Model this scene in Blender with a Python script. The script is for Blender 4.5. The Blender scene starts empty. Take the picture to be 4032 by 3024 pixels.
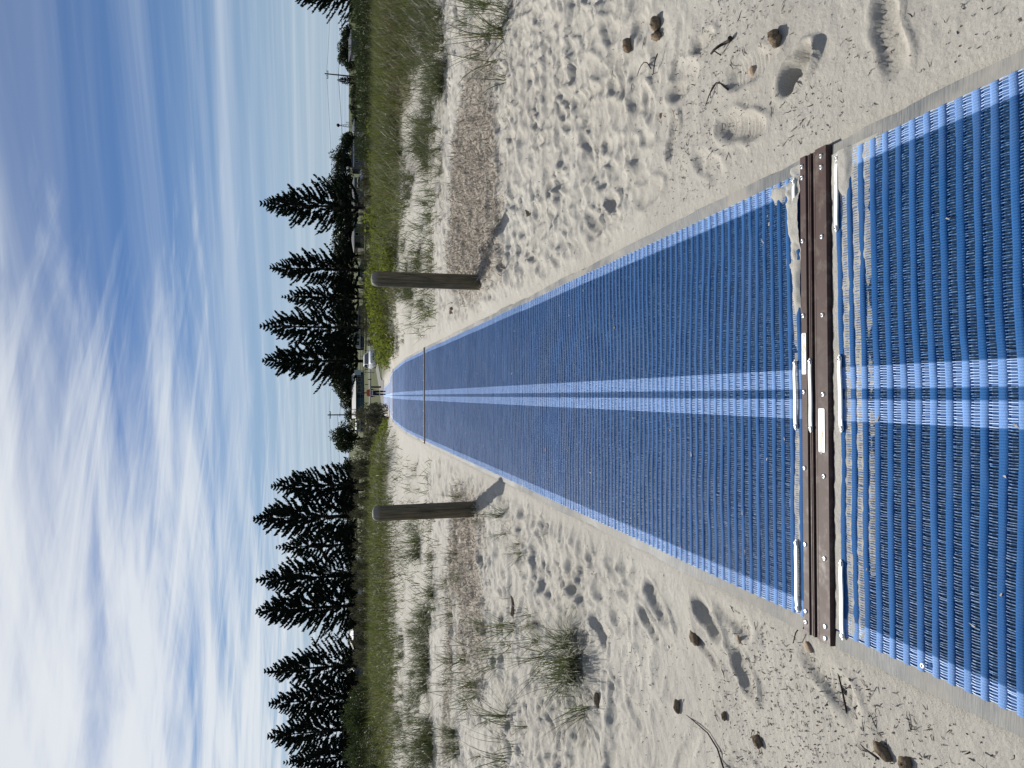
import bpy, math, random
import numpy as np
from mathutils import Matrix, Vector

rad = math.radians
scene = bpy.context.scene
COL = scene.collection
PI = math.pi

# ------------------------------------------------------------------ camera
PITCH = rad(12.06); YAW = rad(0.853); CAMZ = 1.49; FPX = 3024.0
Fv = Vector((math.sin(YAW)*math.cos(PITCH), math.cos(YAW)*math.cos(PITCH), -math.sin(PITCH)))
Rv = Vector((math.cos(YAW), -math.sin(YAW), 0))
Uv = Rv.cross(Fv)
CAM = Vector((0, 0, CAMZ))
cd = bpy.data.cameras.new('camera')
cd.sensor_width = 36; cd.lens = 36*FPX/4032
cd.clip_start = 0.05; cd.clip_end = 8000
cam = bpy.data.objects.new('camera', cd); COL.objects.link(cam)
X = -Uv; Y = Rv; Z = -Fv        # the phone was held upright: the picture lies on its side
cam.matrix_world = Matrix(((X.x, Y.x, Z.x, CAM.x), (X.y, Y.y, Z.y, CAM.y), (X.z, Y.z, Z.z, CAM.z), (0, 0, 0, 1)))
scene.camera = cam

# ------------------------------------------------------------------ sun, sky, exposure
SUN_AZ = rad(-18.0); SUN_EL = rad(39.5)          # azimuth measured from +Y towards +X
world = bpy.data.worlds.new('World'); scene.world = world
world.use_nodes = True
wt = world.node_tree; wt.nodes.clear()
def wn(t, **k):
    n = wt.nodes.new(t)
    for a, b in k.items(): setattr(n, a, b)
    return n
def wmath(op, a, b=None, c=None, clamp=False):
    n = wn('ShaderNodeMath', operation=op); n.use_clamp = clamp
    for i, s in enumerate((a, b, c)):
        if s is None: continue
        if isinstance(s, (int, float)): n.inputs[i].default_value = s
        else: wt.links.new(s, n.inputs[i])
    return n.outputs[0]
def wmap(val, a, b, c=0.0, d=1.0, smooth=True):
    n = wn('ShaderNodeMapRange'); n.interpolation_type = 'SMOOTHSTEP' if smooth else 'LINEAR'
    wt.links.new(val, n.inputs[0])
    for i, s in enumerate((a, b, c, d)): n.inputs[i+1].default_value = s
    return n.outputs[0]
sky = wn('ShaderNodeTexSky'); sky.sky_type = 'NISHITA'
sky.sun_disc = False; sky.sun_elevation = SUN_EL; sky.sun_rotation = SUN_AZ
sky.air_density = 1.0; sky.dust_density = 0.15; sky.ozone_density = 2.0; sky.altitude = 5
tc = wn('ShaderNodeTexCoord')
sep = wn('ShaderNodeSeparateXYZ'); wt.links.new(tc.outputs['Generated'], sep.inputs[0])
dx, dy, dz = sep.outputs
zc = wmath('ADD', wmath('MAXIMUM', dz, 0.0), 0.045)
px = wmath('DIVIDE', dx, zc); py = wmath('DIVIDE', dy, zc)
def cloud_noise(ang, su, sv, scale, detail, rough, dist, off):
    ca, sa = math.cos(ang), math.sin(ang)
    u = wmath('ADD', wmath('MULTIPLY', px, ca*su), wmath('MULTIPLY', py, sa*su))
    v = wmath('ADD', wmath('MULTIPLY', px, -sa*sv), wmath('MULTIPLY', py, ca*sv))
    cb = wn('ShaderNodeCombineXYZ')
    wt.links.new(wmath('ADD', u, off[0]), cb.inputs[0]); wt.links.new(wmath('ADD', v, off[1]), cb.inputs[1])
    nz = wn('ShaderNodeTexNoise'); nz.inputs['Scale'].default_value = scale
    nz.inputs['Detail'].default_value = detail; nz.inputs['Roughness'].default_value = rough
    nz.inputs['Distortion'].default_value = dist
    wt.links.new(cb.outputs[0], nz.inputs['Vector'])
    return nz.outputs['Fac']
streak = cloud_noise(rad(156), 0.16, 1.5, 1.0, 7, 0.58, 0.35, (3.1, 7.7))
streak2 = cloud_noise(rad(166), 0.10, 0.9, 1.0, 4, 0.5, 0.6, (8.4, 1.2))
feather = cloud_noise(rad(28), 0.45, 2.4, 1.0, 10, 0.62, 1.1, (5.3, 0.4))
bank = cloud_noise(rad(170), 0.55, 1.5, 1.0, 7, 0.6, 0.7, (9.7, 4.1))
# the high cloud thickens towards the sun's side of the sky
bdir = Vector((math.sin(rad(-40))*math.cos(rad(40)), math.cos(rad(-40))*math.cos(rad(40)), math.sin(rad(40))))
side = wmath('ADD', wmath('ADD', wmath('MULTIPLY', dx, bdir.x), wmath('MULTIPLY', dy, bdir.y)), wmath('MULTIPLY', dz, bdir.z))
side = wmath('MULTIPLY', wmath('SUBTRACT', side, 0.55), 2.4)
lump = wmath('ADD', wmath('MULTIPLY', wmath('SUBTRACT', bank, 0.5), 1.9), wmath('MULTIPLY', wmath('SUBTRACT', feather, 0.5), 0.8))
c_bank = wmath('MULTIPLY', wmap(wmath('ADD', side, lump), 0.12, 0.92), 0.94)
c_feather = wmath('MULTIPLY', wmath('MULTIPLY', wmap(feather, 0.47, 0.75), wmap(side, 0.15, 0.6)), 0.6)
c_streak = wmath('MULTIPLY', wmap(streak, 0.42, 0.82), 0.54)
c_veil = wmath('MULTIPLY', wmap(streak2, 0.42, 0.78), 0.34)
def screen(a, b):
    return wmath('SUBTRACT', 1.0, wmath('MULTIPLY', wmath('SUBTRACT', 1.0, a), wmath('SUBTRACT', 1.0, b)))
fac = screen(screen(c_bank, c_streak), screen(c_veil, c_feather))
def wmix(f, a, b, mode='MIX'):
    n = wn('ShaderNodeMix'); n.data_type = 'RGBA'; n.blend_type = mode
    if isinstance(f, (int, float)): n.inputs[0].default_value = f
    else: wt.links.new(f, n.inputs[0])
    for i, q in ((6, a), (7, b)):
        if isinstance(q, tuple): n.inputs[i].default_value = (*q, 1)
        else: wt.links.new(q, n.inputs[i])
    return n.outputs[2]
clear = wmix(1.0, sky.outputs[0], (0.37, 0.50, 0.71), 'MULTIPLY')
clear = wmix(wmap(dz, 0.24, -0.02, 0.0, 0.85), clear, (4.7, 6.0, 7.5))           # pale sea air low down
cloudc = wmix(wmap(side, 0.1, 0.8), (7.6, 8.4, 9.3), (9.6, 9.9, 10.2))            # brighter towards the sun
mixed = wmix(wmath('MULTIPLY', fac, 0.93, clamp=True), clear, cloudc)
bg = wn('ShaderNodeBackground'); bg.inputs[1].default_value = 0.078
wt.links.new(mixed, bg.inputs[0])
wo = wn('ShaderNodeOutputWorld'); wt.links.new(bg.outputs[0], wo.inputs[0])

sd = bpy.data.lights.new('sun', 'SUN'); sd.energy = 5.0; sd.angle = rad(0.53); sd.color = (1.0, 0.955, 0.88)
sun = bpy.data.objects.new('sun', sd); COL.objects.link(sun)
sdir = Vector((math.sin(SUN_AZ)*math.cos(SUN_EL), math.cos(SUN_AZ)*math.cos(SUN_EL), math.sin(SUN_EL)))
sun.rotation_euler = sdir.to_track_quat('Z', 'Y').to_euler()
sun.location = (0, 0, 30)

scene.view_settings.view_transform = 'Standard'
try: scene.view_settings.look = 'None'
except Exception: pass
scene.view_settings.exposure = 0.16; scene.view_settings.gamma = 1.0
scene.view_settings.use_curve_mapping = False

# ------------------------------------------------------------------ helpers
rng = np.random.default_rng(11)
random.seed(5)

def tag(o, label=None, cat=None, group=None, kind=None):
    if label: o['label'] = label
    if cat: o['category'] = cat
    if group: o['group'] = group
    if kind: o['kind'] = kind
    return o
def empty(name, loc=(0, 0, 0), rz=0.0):
    o = bpy.data.objects.new(name, None); COL.objects.link(o)
    o.location = loc; o.rotation_euler = (0, 0, rz); o.empty_display_size = 0.1
    return o
def mesh_np(name, V, faces, mats=None, smooth=True, attrs=None, midx=None):
    """faces: list of (n,k) int arrays"""
    me = bpy.data.meshes.new(name)
    V = np.asarray(V, dtype=np.float32).reshape(-1, 3)
    if isinstance(faces, np.ndarray): faces = [faces]
    faces = [np.asarray(f, dtype=np.int32) for f in faces if len(f)]
    me.vertices.add(len(V)); me.vertices.foreach_set('co', V.ravel())
    tot = sum(f.size for f in faces); npoly = sum(len(f) for f in faces)
    me.loops.add(tot); me.polygons.add(npoly)
    me.loops.foreach_set('vertex_index', np.concatenate([f.ravel() for f in faces]))
    ls = []; s = 0
    for f in faces:
        k = f.shape[1]; ls.append(s + np.arange(len(f))*k); s += f.size
    me.polygons.foreach_set('loop_start', np.concatenate(ls).astype(np.int32))
    me.polygons.foreach_set('use_smooth', np.full(npoly, smooth, dtype=bool))
    if midx is not None: me.polygons.foreach_set('material_index', np.asarray(midx, dtype=np.int32))
    if attrs:
        for k, a in attrs.items():
            at_ = me.attributes.new(k, 'FLOAT', 'POINT'); at_.data.foreach_set('value', np.asarray(a, dtype=np.float32))
    me.update(calc_edges=True); me.validate()
    if mats:
        for m in (mats if isinstance(mats, (list, tuple)) else [mats]): me.materials.append(m)
    return me
def link(name, me, parent=None, loc=None):
    o = bpy.data.objects.new(name, me); COL.objects.link(o)
    if parent is not None: o.parent = parent
    if loc is not None: o.location = loc
    return o
def copy_tree(o, parent=None):
    c = o.copy(); COL.objects.link(c); c.parent = parent
    for ch in list(o.children): copy_tree(ch, c)
    return c

class MB:
    """small mesh builder: boxes, tubes, prisms"""
    def __init__(s): s.V = []; s.F = []
    def add(s, vs, fs):
        b = len(s.V); s.V += [tuple(v) for v in vs]; s.F += [tuple(b+i for i in f) for f in fs]; return s
    def box(s, x0, x1, y0, y1, z0, z1):
        vs = [(x0,y0,z0),(x1,y0,z0),(x1,y1,z0),(x0,y1,z0),(x0,y0,z1),(x1,y0,z1),(x1,y1,z1),(x0,y1,z1)]
        return s.add(vs, [(0,3,2,1),(4,5,6,7),(0,1,5,4),(1,2,6,5),(2,3,7,6),(3,0,4,7)])
    def bbox(s, x0, x1, y0, y1, z0, z1, b):
        """box with chamfered vertical and top edges"""
        def ring(i, z): return [(x0+i+b,y0+i,z),(x1-i-b,y0+i,z),(x1-i,y0+i+b,z),(x1-i,y1-i-b,z),(x1-i-b,y1-i,z),(x0+i+b,y1-i,z),(x0+i,y1-i-b,z),(x0+i,y0+i+b,z)]
        return s.loft([ring(0, z0), ring(0, z1-b), ring(b*0.8, z1)], cap=True)
    def loft(s, rings, cap=True, closed=True):
        n = len(rings[0]); b = len(s.V)
        for r in rings: s.V += [tuple(v) for v in r]
        m = n if closed else n-1
        for i in range(len(rings)-1):
            for j in range(m):
                a = b+i*n+j; c = b+i*n+(j+1) % n
                s.F.append((a, c, c+n, a+n))
        if cap and closed:
            s.F.append(tuple(b+n-1-j for j in range(n))); s.F.append(tuple(b+(len(rings)-1)*n+j for j in range(n)))
        return s
    def tube(s, pts, rs, n=6, cap=True):
        pts = [Vector(p) for p in pts]; rings = []
        if isinstance(rs, (int, float)): rs = [rs]*len(pts)
        up = Vector((0, 0, 1))
        d0 = (pts[-1]-pts[0]).normalized()
        if abs(d0.z) > 0.9: up = Vector((0, 1, 0))
        for i, p in enumerate(pts):
            d = (pts[min(i+1, len(pts)-1)]-pts[max(i-1, 0)]).normalized()
            a = d.cross(up)
            if a.length < 1e-5: a = d.cross(Vector((1, 0, 0)))
            a.normalize(); c = a.cross(d)
            rings.append([p + (a*math.cos(2*PI*k/n) + c*math.sin(2*PI*k/n))*rs[i] for k in range(n)])
        return s.loft(rings, cap)
    def lathe(s, prof, n=24, cx=0, cy=0):
        return s.loft([[(cx+r*math.cos(2*PI*k/n), cy+r*math.sin(2*PI*k/n), z) for k in range(n)] for r, z in prof], True)
    def mesh(s, name, mat, smooth=False):
        me = bpy.data.meshes.new(name); me.from_pydata(s.V, [], s.F); me.update()
        me.polygons.foreach_set('use_smooth', np.full(len(me.polygons), smooth, dtype=bool))
        for m in (mat if isinstance(mat, (list, tuple)) else [mat]): me.materials.append(m)
        return me
    def build(s, name, mat, parent=None, smooth=False, loc=None):
        return link(name, s.mesh(name, mat, smooth), parent, loc)

_ONES = 'zeroth first second third fourth fifth sixth seventh eighth ninth tenth eleventh twelfth thirteenth fourteenth fifteenth sixteenth seventeenth eighteenth nineteenth'.split()
_TENS = {2: 'twenty', 3: 'thirty', 4: 'forty', 5: 'fifty', 6: 'sixty', 7: 'seventy', 8: 'eighty', 9: 'ninety'}
def ordinal(n):
    if n < 20: return _ONES[n]
    t_, o_ = divmod(n, 10)
    return _TENS[t_][:-1]+'ieth' if o_ == 0 else _TENS[t_]+'-'+_ONES[o_]
# -- hashed value noise on numpy arrays
def _h(ix, iy, seed):
    n = (ix.astype(np.int64)*374761393 + iy.astype(np.int64)*668265263 + seed*1442695041) & 0xffffffff
    n = ((n ^ (n >> 13))*1274126177) & 0xffffffff
    return ((n ^ (n >> 16)) & 0xffff)/65535.0*2-1
def noise(x, y, seed=0):
    x = np.asarray(x, float); y = np.asarray(y, float)
    ix = np.floor(x); iy = np.floor(y); fx = x-ix; fy = y-iy
    u = fx*fx*fx*(fx*(fx*6-15)+10); v = fy*fy*fy*(fy*(fy*6-15)+10)
    a = _h(ix, iy, seed); b = _h(ix+1, iy, seed); c = _h(ix, iy+1, seed); d = _h(ix+1, iy+1, seed)
    return (a*(1-u)+b*u)*(1-v) + (c*(1-u)+d*u)*v
def fbm(x, y, seed=0, oct=4, g=0.5):
    s = 0; a = 1; t = 0
    for i in range(oct):
        s = s + a*noise(x*2**i, y*2**i, seed+i*17); t += a; a *= g
    return s/t
def ss(x, a, b):
    t = np.clip((np.asarray(x, float)-a)/(b-a), 0, 1); return t*t*(3-2*t)

# ------------------------------------------------------------------ terrain
_ky = np.array([-60, 12, 15.5, 21.7, 28, 37, 60, 70, 84, 92, 110, 132, 180, 205, 400, 4000.])
_kz = np.array([-1.506, .301, .36, .24, -.02, -.49, -1.38, -1.6, -2.0, -2.15, -2.2, -2.1, -2.4, -2.6, -3.2, -3.2])
_ty = np.arange(-60, 420, 0.1); _tz = np.interp(_ty, _ky, _kz)
_kw = np.hanning(25); _kw /= _kw.sum()
_tz[12:-12] = np.convolve(_tz, _kw, 'valid')
def zp(y): return np.interp(y, _ty, _tz)
def dune(x, y):
    ax = np.abs(x)
    yf = np.where(x > 0, 13.6-3.0*ss(x, 3.2, 6.5), 15.6) + 0.9*noise(x*0.25, x*0+3.3, 5)
    inner = 0.95-0.2*ss(y, 17, 21); outer = 3.4-1.5*ss(y, 17, 21)
    m = ss((ax-inner)/(outer-inner), 0, 1)*ss(y, yf-2.2, yf+4.0)*(1-ss(y, 29, 48))
    return m
def wrackmask(x, y):
    n = fbm(x*1.1, y*1.6, 21, 4)
    yc = np.where(x > 0, 7.9, 7.85); hw = np.where(x > 0, 1.75, 1.6)
    ax = np.abs(x); xe = np.where(x > 0, 3.7, 3.2)
    taper = 1-ss(ax, xe-1.5, xe+0.6)
    d = 1 - np.abs(y-yc-0.25*noise(x*0.8, x*0, 31))/(hw*(0.25+0.75*taper))
    m = ss(d + 0.85*n, 0.05, 0.55)*ss(ax, 0.9, 1.25)*taper
    # thin strand line on the left, a little further up
    d2 = 1-np.abs(y-9.35-0.15*noise(x*0.7, x*0, 7))/0.22
    m2 = np.where(x < -1.6, ss(d2+0.5*n, 0.1, 0.5)*(1-ss(ax, 4.2, 5.2))*0.8, 0)
    return np.maximum(m, m2)
def hbase(x, y):
    x = np.asarray(x, float); y = np.asarray(y, float)
    z = zp(y) + np.where(x > 0, 0.22, 0.35)*dune(x, y)
    off = ss(np.abs(x), 0.72, 1.3)
    z = z + off*(0.035*fbm(x*0.7, y*0.7, 3, 3) + 0.10*noise(x*0.12, y*0.12, 9)*ss(y, 10, 40))
    z = z + off*0.03*ss(np.abs(x), 1.2, 3)*ss(y, 2, 6)
    # mat lies in a shallow bed
    z = z - 0.030*(1-ss(np.abs(x), 0.705, 0.765))*(y < 75) - 0.006*(1-ss(np.abs(x), 0.72, 0.80))*(y < 75)
    return z
def H(x, y): return float(hbase(np.array([x]), np.array([y]))[0] + 0.05*wrackmask(np.array([x]), np.array([y]))[0])
def ray(v, yi): return Fv*FPX + Rv*(1512-yi) - Uv*(v-2016)
def at(v, yi, D):
    d = ray(v, yi); return CAM + d*(D/d.y)
_T = 0.8*1.003**np.arange(1700)
def gp(v, yi):
    """the point of the ground seen at a given place of the picture"""
    d = ray(v, yi); d = d/d.y
    x = CAM.x+d.x*_T; y = CAM.y+d.y*_T; z = CAM.z+d.z*_T
    k = np.where(z <= hbase(x, y)+0.05*wrackmask(x, y))[0]
    i = k[0] if len(k) else 1400
    return Vector((x[i], y[i], z[i]))

# ------------------------------------------------------------------ materials
MATS = {}
class NT:
    def __init__(s, name):
        s.m = bpy.data.materials.new(name); s.m.use_nodes = True; s.t = s.m.node_tree; s.t.nodes.clear()
        s.out = s.n('ShaderNodeOutputMaterial')
    def n(s, t, **k):
        nd = s.t.nodes.new(t)
        for a, b in k.items(): setattr(nd, a, b)
        return nd
    def l(s, a, b): s.t.links.new(a, b)
    def math(s, op, a, b=None, c=None, clamp=False):
        nd = s.n('ShaderNodeMath', operation=op); nd.use_clamp = clamp
        for i, q in enumerate((a, b, c)):
            if q is None: continue
            if isinstance(q, (int, float)): nd.inputs[i].default_value = q
            else: s.l(q, nd.inputs[i])
        return nd.outputs[0]
    def rng(s, v, a, b, c=0., d=1.):
        nd = s.n('ShaderNodeMapRange'); s.l(v, nd.inputs[0])
        for i, q in enumerate((a, b, c, d)): nd.inputs[i+1].default_value = q
        return nd.outputs[0]
    def noise(s, scale, detail=3, rough=0.5, vec=None, stretch=None, dist=0):
        nd = s.n('ShaderNodeTexNoise'); nd.inputs['Scale'].default_value = scale
        nd.inputs['Detail'].default_value = detail; nd.inputs['Roughness'].default_value = rough
        nd.inputs['Distortion'].default_value = dist
        if vec is None: vec = s.obj()
        if stretch:
            mp = s.n('ShaderNodeMapping'); mp.inputs['Scale'].default_value = stretch; s.l(vec, mp.inputs[0]); vec = mp.outputs[0]
        s.l(vec, nd.inputs['Vector']); return nd.outputs['Fac']
    def obj(s):
        if not hasattr(s, '_o'): s._o = s.n('ShaderNodeTexCoord').outputs['Object']
        return s._o
    def xyz(s):
        nd = s.n('ShaderNodeSeparateXYZ'); s.l(s.obj(), nd.inputs[0]); return nd.outputs
    def attr(s, name):
        nd = s.n('ShaderNodeAttribute'); nd.attribute_name = name; return nd.outputs['Fac']
    def mix(s, f, a, b, mode='MIX'):
        nd = s.n('ShaderNodeMix'); nd.data_type = 'RGBA'; nd.blend_type = mode
        if isinstance(f, (int, float)): nd.inputs[0].default_value = f
        else: s.l(f, nd.inputs[0])
        for i, q in ((6, a), (7, b)):
            if isinstance(q, tuple): nd.inputs[i].default_value = (*q[:3], 1)
            else: s.l(q, nd.inputs[i])
        return nd.outputs[2]
    def bsdf(s, col, rough=0.7, spec=0.4, bump=None, bstr=0.3, bdist=0.01, metal=0.0, trans=None, coat=0.0):
        b = s.n('ShaderNodeBsdfPrincipled')
        if isinstance(col, tuple): b.inputs['Base Color'].default_value = (*col[:3], 1)
        else: s.l(col, b.inputs['Base Color'])
        if isinstance(rough, (int, float)): b.inputs['Roughness'].default_value = rough
        else: s.l(rough, b.inputs['Roughness'])
        b.inputs['Specular IOR Level'].default_value = spec; b.inputs['Metallic'].default_value = metal
        b.inputs['Coat Weight'].default_value = coat
        if bump is not None:
            bn = s.n('ShaderNodeBump'); bn.inputs['Strength'].default_value = bstr; bn.inputs['Distance'].default_value = bdist
            s.l(bump, bn.inputs['Height']); s.l(bn.outputs[0], b.inputs['Normal'])
        o = b.outputs[0]
        if trans is not None:
            f, tcol = trans
            t = s.n('ShaderNodeBsdfTranslucent')
            if isinstance(tcol, tuple): t.inputs[0].default_value = (*tcol, 1)
            else: s.l(tcol, t.inputs[0])
            ms = s.n('ShaderNodeMixShader'); ms.inputs[0].default_value = f
            s.l(o, ms.inputs[1]); s.l(t.outputs[0], ms.inputs[2]); o = ms.outputs[0]
        s.l(o, s.out.inputs['Surface']); return s.m

def simple(name, col, rough=0.6, spec=0.4, metal=0.0, var=0.15, scale=3.0, coat=0.0, bump=0.0):
    t = NT(name)
    nz = t.noise(scale, 4, 0.6)
    c = t.mix(nz, tuple(q*(1-var) for q in col), tuple(min(1, q*(1+var)) for q in col))
    return t.bsdf(c, rough, spec, nz if bump else None, bump, 0.01, metal, None, coat)

def leafmat(name, a, b, tcol, tf=0.35, rough=0.5, spec=0.3):
    t = NT(name); r = t.attr('rnd')
    c = t.mix(r, a, b)
    return t.bsdf(c, rough, spec, trans=(tf, t.mix(r, tuple(q*0.75 for q in tcol), tcol)))

# sand
t = NT('sand')
P = t.obj()
grain = t.noise(900, 2, 0.7); mid = t.noise(60, 4, 0.6); big = t.noise(1.3, 4, 0.55); speck = t.noise(420, 1, 0.5)
c = t.mix(t.rng(mid, 0.3, 0.7), (0.42, 0.40, 0.355), (0.50, 0.48, 0.43))
c = t.mix(t.rng(big, 0.35, 0.7), c, (0.405, 0.38, 0.335))
c = t.mix(t.math('MULTIPLY', t.rng(speck, 0.62, 0.70), 0.6, clamp=True), c, (0.12, 0.10, 0.08))
c = t.mix(t.math('MULTIPLY', t.rng(grain, 0.62, 0.75), 0.35, clamp=True), c, (0.62, 0.6, 0.56))
wr = t.attr('wrack')
c = t.mix(t.math('MULTIPLY', wr, 0.85), c, t.mix(t.rng(t.noise(45, 4, 0.7), 0.35, 0.65), (0.23, 0.195, 0.155), (0.46, 0.41, 0.345)))
vg = t.attr('veg')
c = t.mix(vg, c, t.mix(t.rng(t.noise(9, 4, 0.7), 0.35, 0.65), (0.075, 0.075, 0.035), (0.13, 0.12, 0.06)))
lw = t.attr('lawn')
c = t.mix(lw, c, t.mix(t.rng(t.noise(0.5, 5, 0.6), 0.35, 0.65), (0.036, 0.052, 0.009), (0.062, 0.070, 0.019)))
hgt = t.math('ADD', t.math('MULTIPLY', grain, 0.25), t.math('ADD', t.math('MULTIPLY', mid, 0.6), t.math('MULTIPLY', t.noise(18, 3, 0.5), 0.9)))
MATS['sand'] = t.bsdf(c, 0.93, 0.15, hgt, 0.85, 0.010)

# loose sand lying on the mat (no attributes)
t = NT('loose_sand')
c = t.mix(t.rng(t.noise(220, 3, 0.6), 0.3, 0.7), (0.33, 0.315, 0.28), (0.45, 0.435, 0.395))
MATS['loose_sand'] = t.bsdf(c, 0.93, 0.15, t.noise(350, 3, 0.6), 0.6, 0.004)

def stripe(t):
    x = t.math('ABSOLUTE', t.xyz()[0])
    edge = t.rng(x, 0.655, 0.661)
    cen = t.math('MULTIPLY', t.rng(x, 0.014, 0.017), t.rng(x, 0.080, 0.077))
    f = t.math('MAXIMUM', edge, cen); 
    cl = t.n('ShaderNodeClamp'); t.l(f, cl.inputs[0]); return cl.outputs[0]
# woven ribs
t = NT('mat_rib'); f = stripe(t)
weave = t.math('SINE', t.math('MULTIPLY', t.xyz()[0], 2*PI/0.0068))
nz = t.noise(260, 3, 0.7, stretch=(1, 2.5, 1)); wear = t.noise(2.2, 5, 0.65)
dk = t.mix(t.rng(nz, 0.3, 0.7), (0.005, 0.073, 0.245), (0.015, 0.128, 0.365))
lt = t.mix(t.rng(nz, 0.3, 0.7), (0.12, 0.26, 0.60), (0.25, 0.44, 0.79))
c = t.mix(f, dk, lt)
rowv = t.noise(1.0, 4, 0.6, stretch=(1.1, 17, 1))
c = t.mix(t.rng(rowv, 0.3, 0.7), t.mix(0.30, c, (0.0, 0.012, 0.05)), t.mix(0.05, c, (0.40, 0.48, 0.60)))
c = t.mix(t.math('MULTIPLY', t.rng(weave, -1, 1), 0.28), c, t.mix(0.5, c, (0.01, 0.03, 0.10)))
c = t.mix(t.math('MULTIPLY', t.rng(wear, 0.50, 0.78), 0.12, clamp=True), c, (0.30, 0.29, 0.27))
MATS['mat_rib'] = t.bsdf(c, t.rng(nz, 0.35, 0.65, 0.5, 0.75), 0.06, t.math('ADD', t.math('MULTIPLY', weave, 0.35), nz), 0.5, 0.0025)
# dark navy sheet: shade between the ribs put into its colour
t = NT('mat_gap_shade'); f = stripe(t)
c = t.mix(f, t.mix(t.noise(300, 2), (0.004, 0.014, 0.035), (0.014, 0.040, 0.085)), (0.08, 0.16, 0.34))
MATS['mat_gap_shade'] = t.bsdf(c, 0.85, 0.08)
t = NT('mat_thread'); f = stripe(t)
c = t.mix(f, t.mix(t.rng(t.noise(120, 2), 0.42, 0.72), (0.010, 0.065, 0.20), (0.13, 0.26, 0.46)), (0.40, 0.55, 0.82))
MATS['mat_thread'] = t.bsdf(c, 0.5, 0.14)
# far mat sheet (ribs too fine to tell apart)
t = NT('mat_far'); f = stripe(t)
wv = t.math('SINE', t.math('MULTIPLY', t.xyz()[1], 2*PI/0.05))
c = t.mix(f, t.mix(t.rng(wv, -1, 1), (0.02, 0.05, 0.13), (0.05, 0.15, 0.40)), (0.22, 0.38, 0.76))
c = t.mix(t.math('MULTIPLY', t.rng(t.noise(1.6, 5, 0.7, stretch=(1, 3, 1)), 0.5, 0.75), 0.35, clamp=True), c, (0.30, 0.33, 0.38))
MATS['mat_far'] = t.bsdf(c, 0.5, 0.35, wv, 0.4, 0.01)
# clear grey edging
t = NT('mat_edging')
st = t.noise(60, 4, 0.75, stretch=(0.25, 6, 1)); bigb = t.noise(5, 4, 0.6)
c = t.mix(t.rng(st, 0.35, 0.65), (0.10, 0.115, 0.125), (0.26, 0.255, 0.24))
c = t.mix(t.rng(bigb, 0.42, 0.62), c, t.mix(0.6, c, (0.40, 0.37, 0.32)))
MATS['mat_edging'] = t.bsdf(c, t.rng(bigb, 0.4, 0.6, 0.5, 0.75), 0.12, st, 0.3, 0.002)
# brown connector
t = NT('brown_rail')
nz = t.noise(6, 5, 0.6, stretch=(0.3, 2, 2)); dust = t.noise(14, 6, 0.72)
c = t.mix(nz, (0.050, 0.027, 0.023), (0.075, 0.043, 0.037))
c = t.mix(t.math('MULTIPLY', t.rng(dust, 0.5, 0.78), 0.55, clamp=True), c, (0.27, 0.24, 0.20))
MATS['brown_rail'] = t.bsdf(c, t.rng(dust, 0.35, 0.7, 0.5, 0.75), 0.25, t.noise(220, 2), 0.08, 0.002)
MATS['groove'] = simple('groove', (0.03, 0.02, 0.018), 0.7, 0.2)
t = NT('strap_white')
c = t.mix(t.rng(t.noise(35, 5, 0.65), 0.55, 0.78), (0.78, 0.80, 0.76), (0.45, 0.42, 0.37))
MATS['strap_white'] = t.bsdf(c, 0.42, 0.45)
MATS['rivet'] = simple('rivet', (0.72, 0.72, 0.70), 0.28, 0.5, metal=0.7, var=0.1, scale=60)
MATS['rivet_hole'] = simple('rivet_hole', (0.03, 0.03, 0.03), 0.6)
MATS['sticker'] = simple('sticker', (0.80, 0.81, 0.80), 0.35, 0.4, var=0.06, scale=40)
MATS['ink_orange'] = simple('ink_orange', (0.80, 0.47, 0.14), 0.5, var=0.1)
MATS['ink_grey'] = simple('ink_grey', (0.34, 0.34, 0.36), 0.5, var=0.1)
MATS['ink_blue'] = simple('ink_blue', (0.10, 0.13, 0.24), 0.5, var=0.1)
# timber bollard
t = NT('bollard_timber')
gr = t.noise(14, 6, 0.65, stretch=(4, 4, 0.35), dist=0.6); bl = t.noise(4, 4, 0.6)
c = t.mix(t.rng(gr, 0.3, 0.72), (0.042, 0.033, 0.019), (0.205, 0.165, 0.10))
c = t.mix(t.math('MULTIPLY', t.rng(bl, 0.42, 0.65), 0.6, clamp=True), c, (0.085, 0.078, 0.052))
crk = t.noise(7, 3, 0.5, stretch=(6, 6, 0.12))
c = t.mix(t.rng(crk, 0.70, 0.73), c, (0.012, 0.010, 0.008))
z = t.xyz()[2]
c = t.mix(t.rng(z, 0.985, 1.03), c, t.mix(gr, (0.15, 0.14, 0.115), (0.25, 0.235, 0.20)))
MATS['bollard_timber'] = t.bsdf(c, 0.78, 0.3, gr, 0.6, 0.006)
MATS['dark_timber'] = simple('dark_timber', (0.03, 0.028, 0.025), 0.8, scale=8)

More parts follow.
